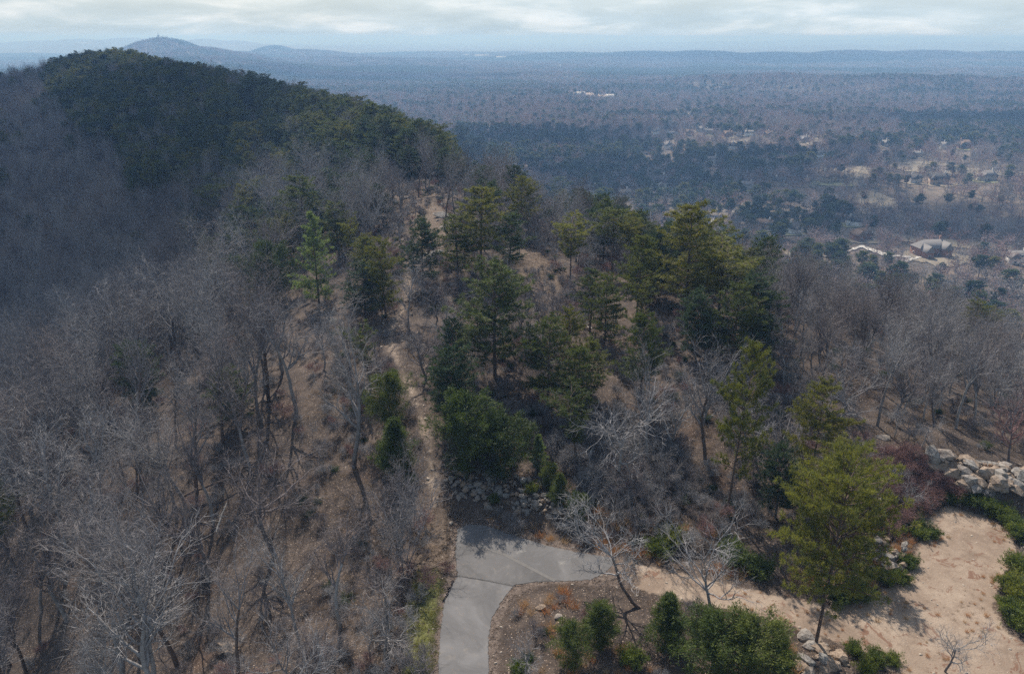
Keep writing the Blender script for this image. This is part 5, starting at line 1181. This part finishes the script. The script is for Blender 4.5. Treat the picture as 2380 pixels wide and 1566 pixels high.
print('valley', len(x), time.time() - T0)
# distant canopy
def patch(seed, mats, frac, n=46, S=60):
    rs = np.random.default_rng(seed); G = Geo()
    for k in range(n):
        c = np.array([rs.uniform(-S / 2, S / 2), rs.uniform(-S / 2, S / 2), 0]); pine_ = rs.random() < frac; h = rs.uniform(9, 15); m = 18
        P = rs.normal(size=(m, 3)); P /= np.linalg.norm(P, axis=1, keepdims=True); P = P * np.array([3.0, 3.0, h * .33]) * (.5 + .5 * rs.random((m, 1))) + c + np.array([0, 0, h * .62])
        G.blades(P, rs.normal(size=(m, 3)) + np.array([0, 0, .8]), rs.uniform(2.2, 4.2, m), 2.1 if pine_ else 1.0, 1 if pine_ else 0)
    return G.mesh('far_canopy', mats)
FC = [patch(401, [M_twig_v, M_pine_d], .12), patch(402, [M_twig, M_pine_d], .25), patch(403, [M_twig_v, M_pine], .08), patch(404, [M_twig, M_pine_d], .75)]
x, y = jitter(-6500, 6500, 2250, 6200, 46); kp = np.abs(x) < .74 * y + 120; x, y = x[kp], y[kp]; z = terrain(x, y)
kp = vnoise(x / 210, y / 160, 81) < .97; x, y, z = x[kp], y[kp], z[kp]
pk = np.where(vnoise(x / 500, y / 300, 82) > .58, 3, RNG.integers(0, 3, len(x)))
gxs = (terrain(x + 20, y) - terrain(x - 20, y)) / 40; gys = (terrain(x, y + 20) - terrain(x, y - 20)) / 40
mass('distant_woodland', FC, x, y, z - 1, RNG.random(len(x)) * 6.28, hsc(len(x), .85, 1.2), 'distant hazy woodland of bare trees and pines', idx=pk, tilt=0.0, lean=np.stack([np.arctan(gys), -np.arctan(gxs), np.zeros(len(x))], 1))
print('far', len(x), time.time() - T0)
# mountain toe and hidden flanks between ridge wood and valley wood
x, y = jitter(-900, 700, 250, 1100, 8.0); z = terrain(x, y); kp = (z >= -129) & (z < -117) & (np.abs(x) < .74 * y + 40); x, y, z = x[kp], y[kp], z[kp]
mass('foothill_wood', VT + VP[:1], x, y, z, RNG.random(len(x)) * 6.28, hsc(len(x), .7, 1.05), 'leafless woodland at the foot of the mountain')

# ------------------------------------------------------------------ clouds overhead (they shade the slope and the valley) and the haze
def cloud(gx_, gy_, gz_, rx, ry, seed, alt=820, dens=.9):
    t = (alt - gz_) / SUND.z; c = Vector((gx_, gy_, gz_)) + SUND * t
    n1_, n2_ = 96, 3; rs = np.random.default_rng(seed); V = [(0, 0, 18)]; E = [0.0]; rings = 16
    for r_ in range(1, rings + 1):
        q = r_ / rings
        for a in range(n1_):
            th = a / n1_ * 2 * math.pi; lump = 1 + .18 * math.sin(3 * th + seed) + .12 * math.sin(5 * th + 2 * seed) + .07 * math.sin(9 * th + seed * 3)
            V.append((math.cos(th) * q * rx * lump, math.sin(th) * q * ry * lump, 26 * math.sqrt(max(0, 1 - q * q)) + rs.normal() * 1.5)); E.append(q)
    top = len(V)
    for v in list(V): V.append((v[0], v[1], -v[2] * .4 - 1))
    E += E; T, Q = [], []
    for s_, off in ((1, 0), (-1, top)):
        for a in range(n1_):
            b = (a + 1) % n1_; T.append([off, off + 1 + a, off + 1 + b][::s_])
            for r_ in range(rings - 1): Q.append([off + 1 + r_ * n1_ + a, off + 1 + (r_ + 1) * n1_ + a, off + 1 + (r_ + 1) * n1_ + b, off + 1 + r_ * n1_ + b][::s_])
    me = mesh_np('cloud', V, [np.array(T), np.array(Q)], [M_cloud], smooth=True); add_attr(me, 'rim', E)
    tag(obj('cloud', me, None, c), 'soft grey cloud overhead', None, None, 'structure')
Mc = Mat('cloud_vapour'); nz = Mc.noise(.011, 5, .65)
ac = Mc.ramp(Mc.math('ADD', Mc.math('MULTIPLY', Mc.math('SUBTRACT', nz, .5), 1.5), Mc.math('SUBTRACT', 1.0, Mc.attr('rim'))), [(.02, 0.0), (.42, .74)])
Mc.color(Mc.mix(0.0, (.85, .86, .88), (1, 1, 1))); Mc.alpha(ac)
M_cloud = Mc.m
for a in [(-125, 150, -85, 85, 115, 11), (-190, 290, -80, 165, 190, 1), (-120, 470, -40, 170, 150, 2), (-400, 610, -40, 150, 170, 12), (150, 760, -135, 260, 130, 3), (330, 560, -135, 190, 85, 4), (60, 1060, -135, 230, 120, 6), (820, 1230, -135, 260, 130, 5), (330, 900, -135, 150, 70, 9), (-500, 2600, -135, 500, 300, 7), (1500, 4300, -100, 1400, 300, 8)]: cloud(*a)

hz = bpy.data.meshes.new('haze'); G = Geo(); x0, x1, y0, y1, z0, z1 = -26500, 26500, -560, 32500, -222, 18
G.box(((x0 + x1) / 2, (y0 + y1) / 2, (z0 + z1) / 2), (x1 - x0, y1 - y0, z1 - z0))
hm = bpy.data.materials.new('haze_air'); hm.use_nodes = True; hm.node_tree.nodes.clear()
ho = hm.node_tree.nodes.new('ShaderNodeOutputMaterial'); hv = hm.node_tree.nodes.new('ShaderNodeVolumePrincipled')
hv.inputs['Color'].default_value = (.25, .45, .80, 1); hv.inputs['Absorption Color'].default_value = (.52, .52, .40, 1); hv.inputs['Density'].default_value = 3.3e-4; hv.inputs['Anisotropy'].default_value = 0.2
hm.node_tree.links.new(hv.outputs[0], ho.inputs['Volume'])
tag(obj('haze', G.mesh('haze', [hm])), 'thin blue air over the whole valley', None, None, 'stuff')
print('done', time.time() - T0, 'zmin', float(Z.min()), 'zmax', float(Z.max()))
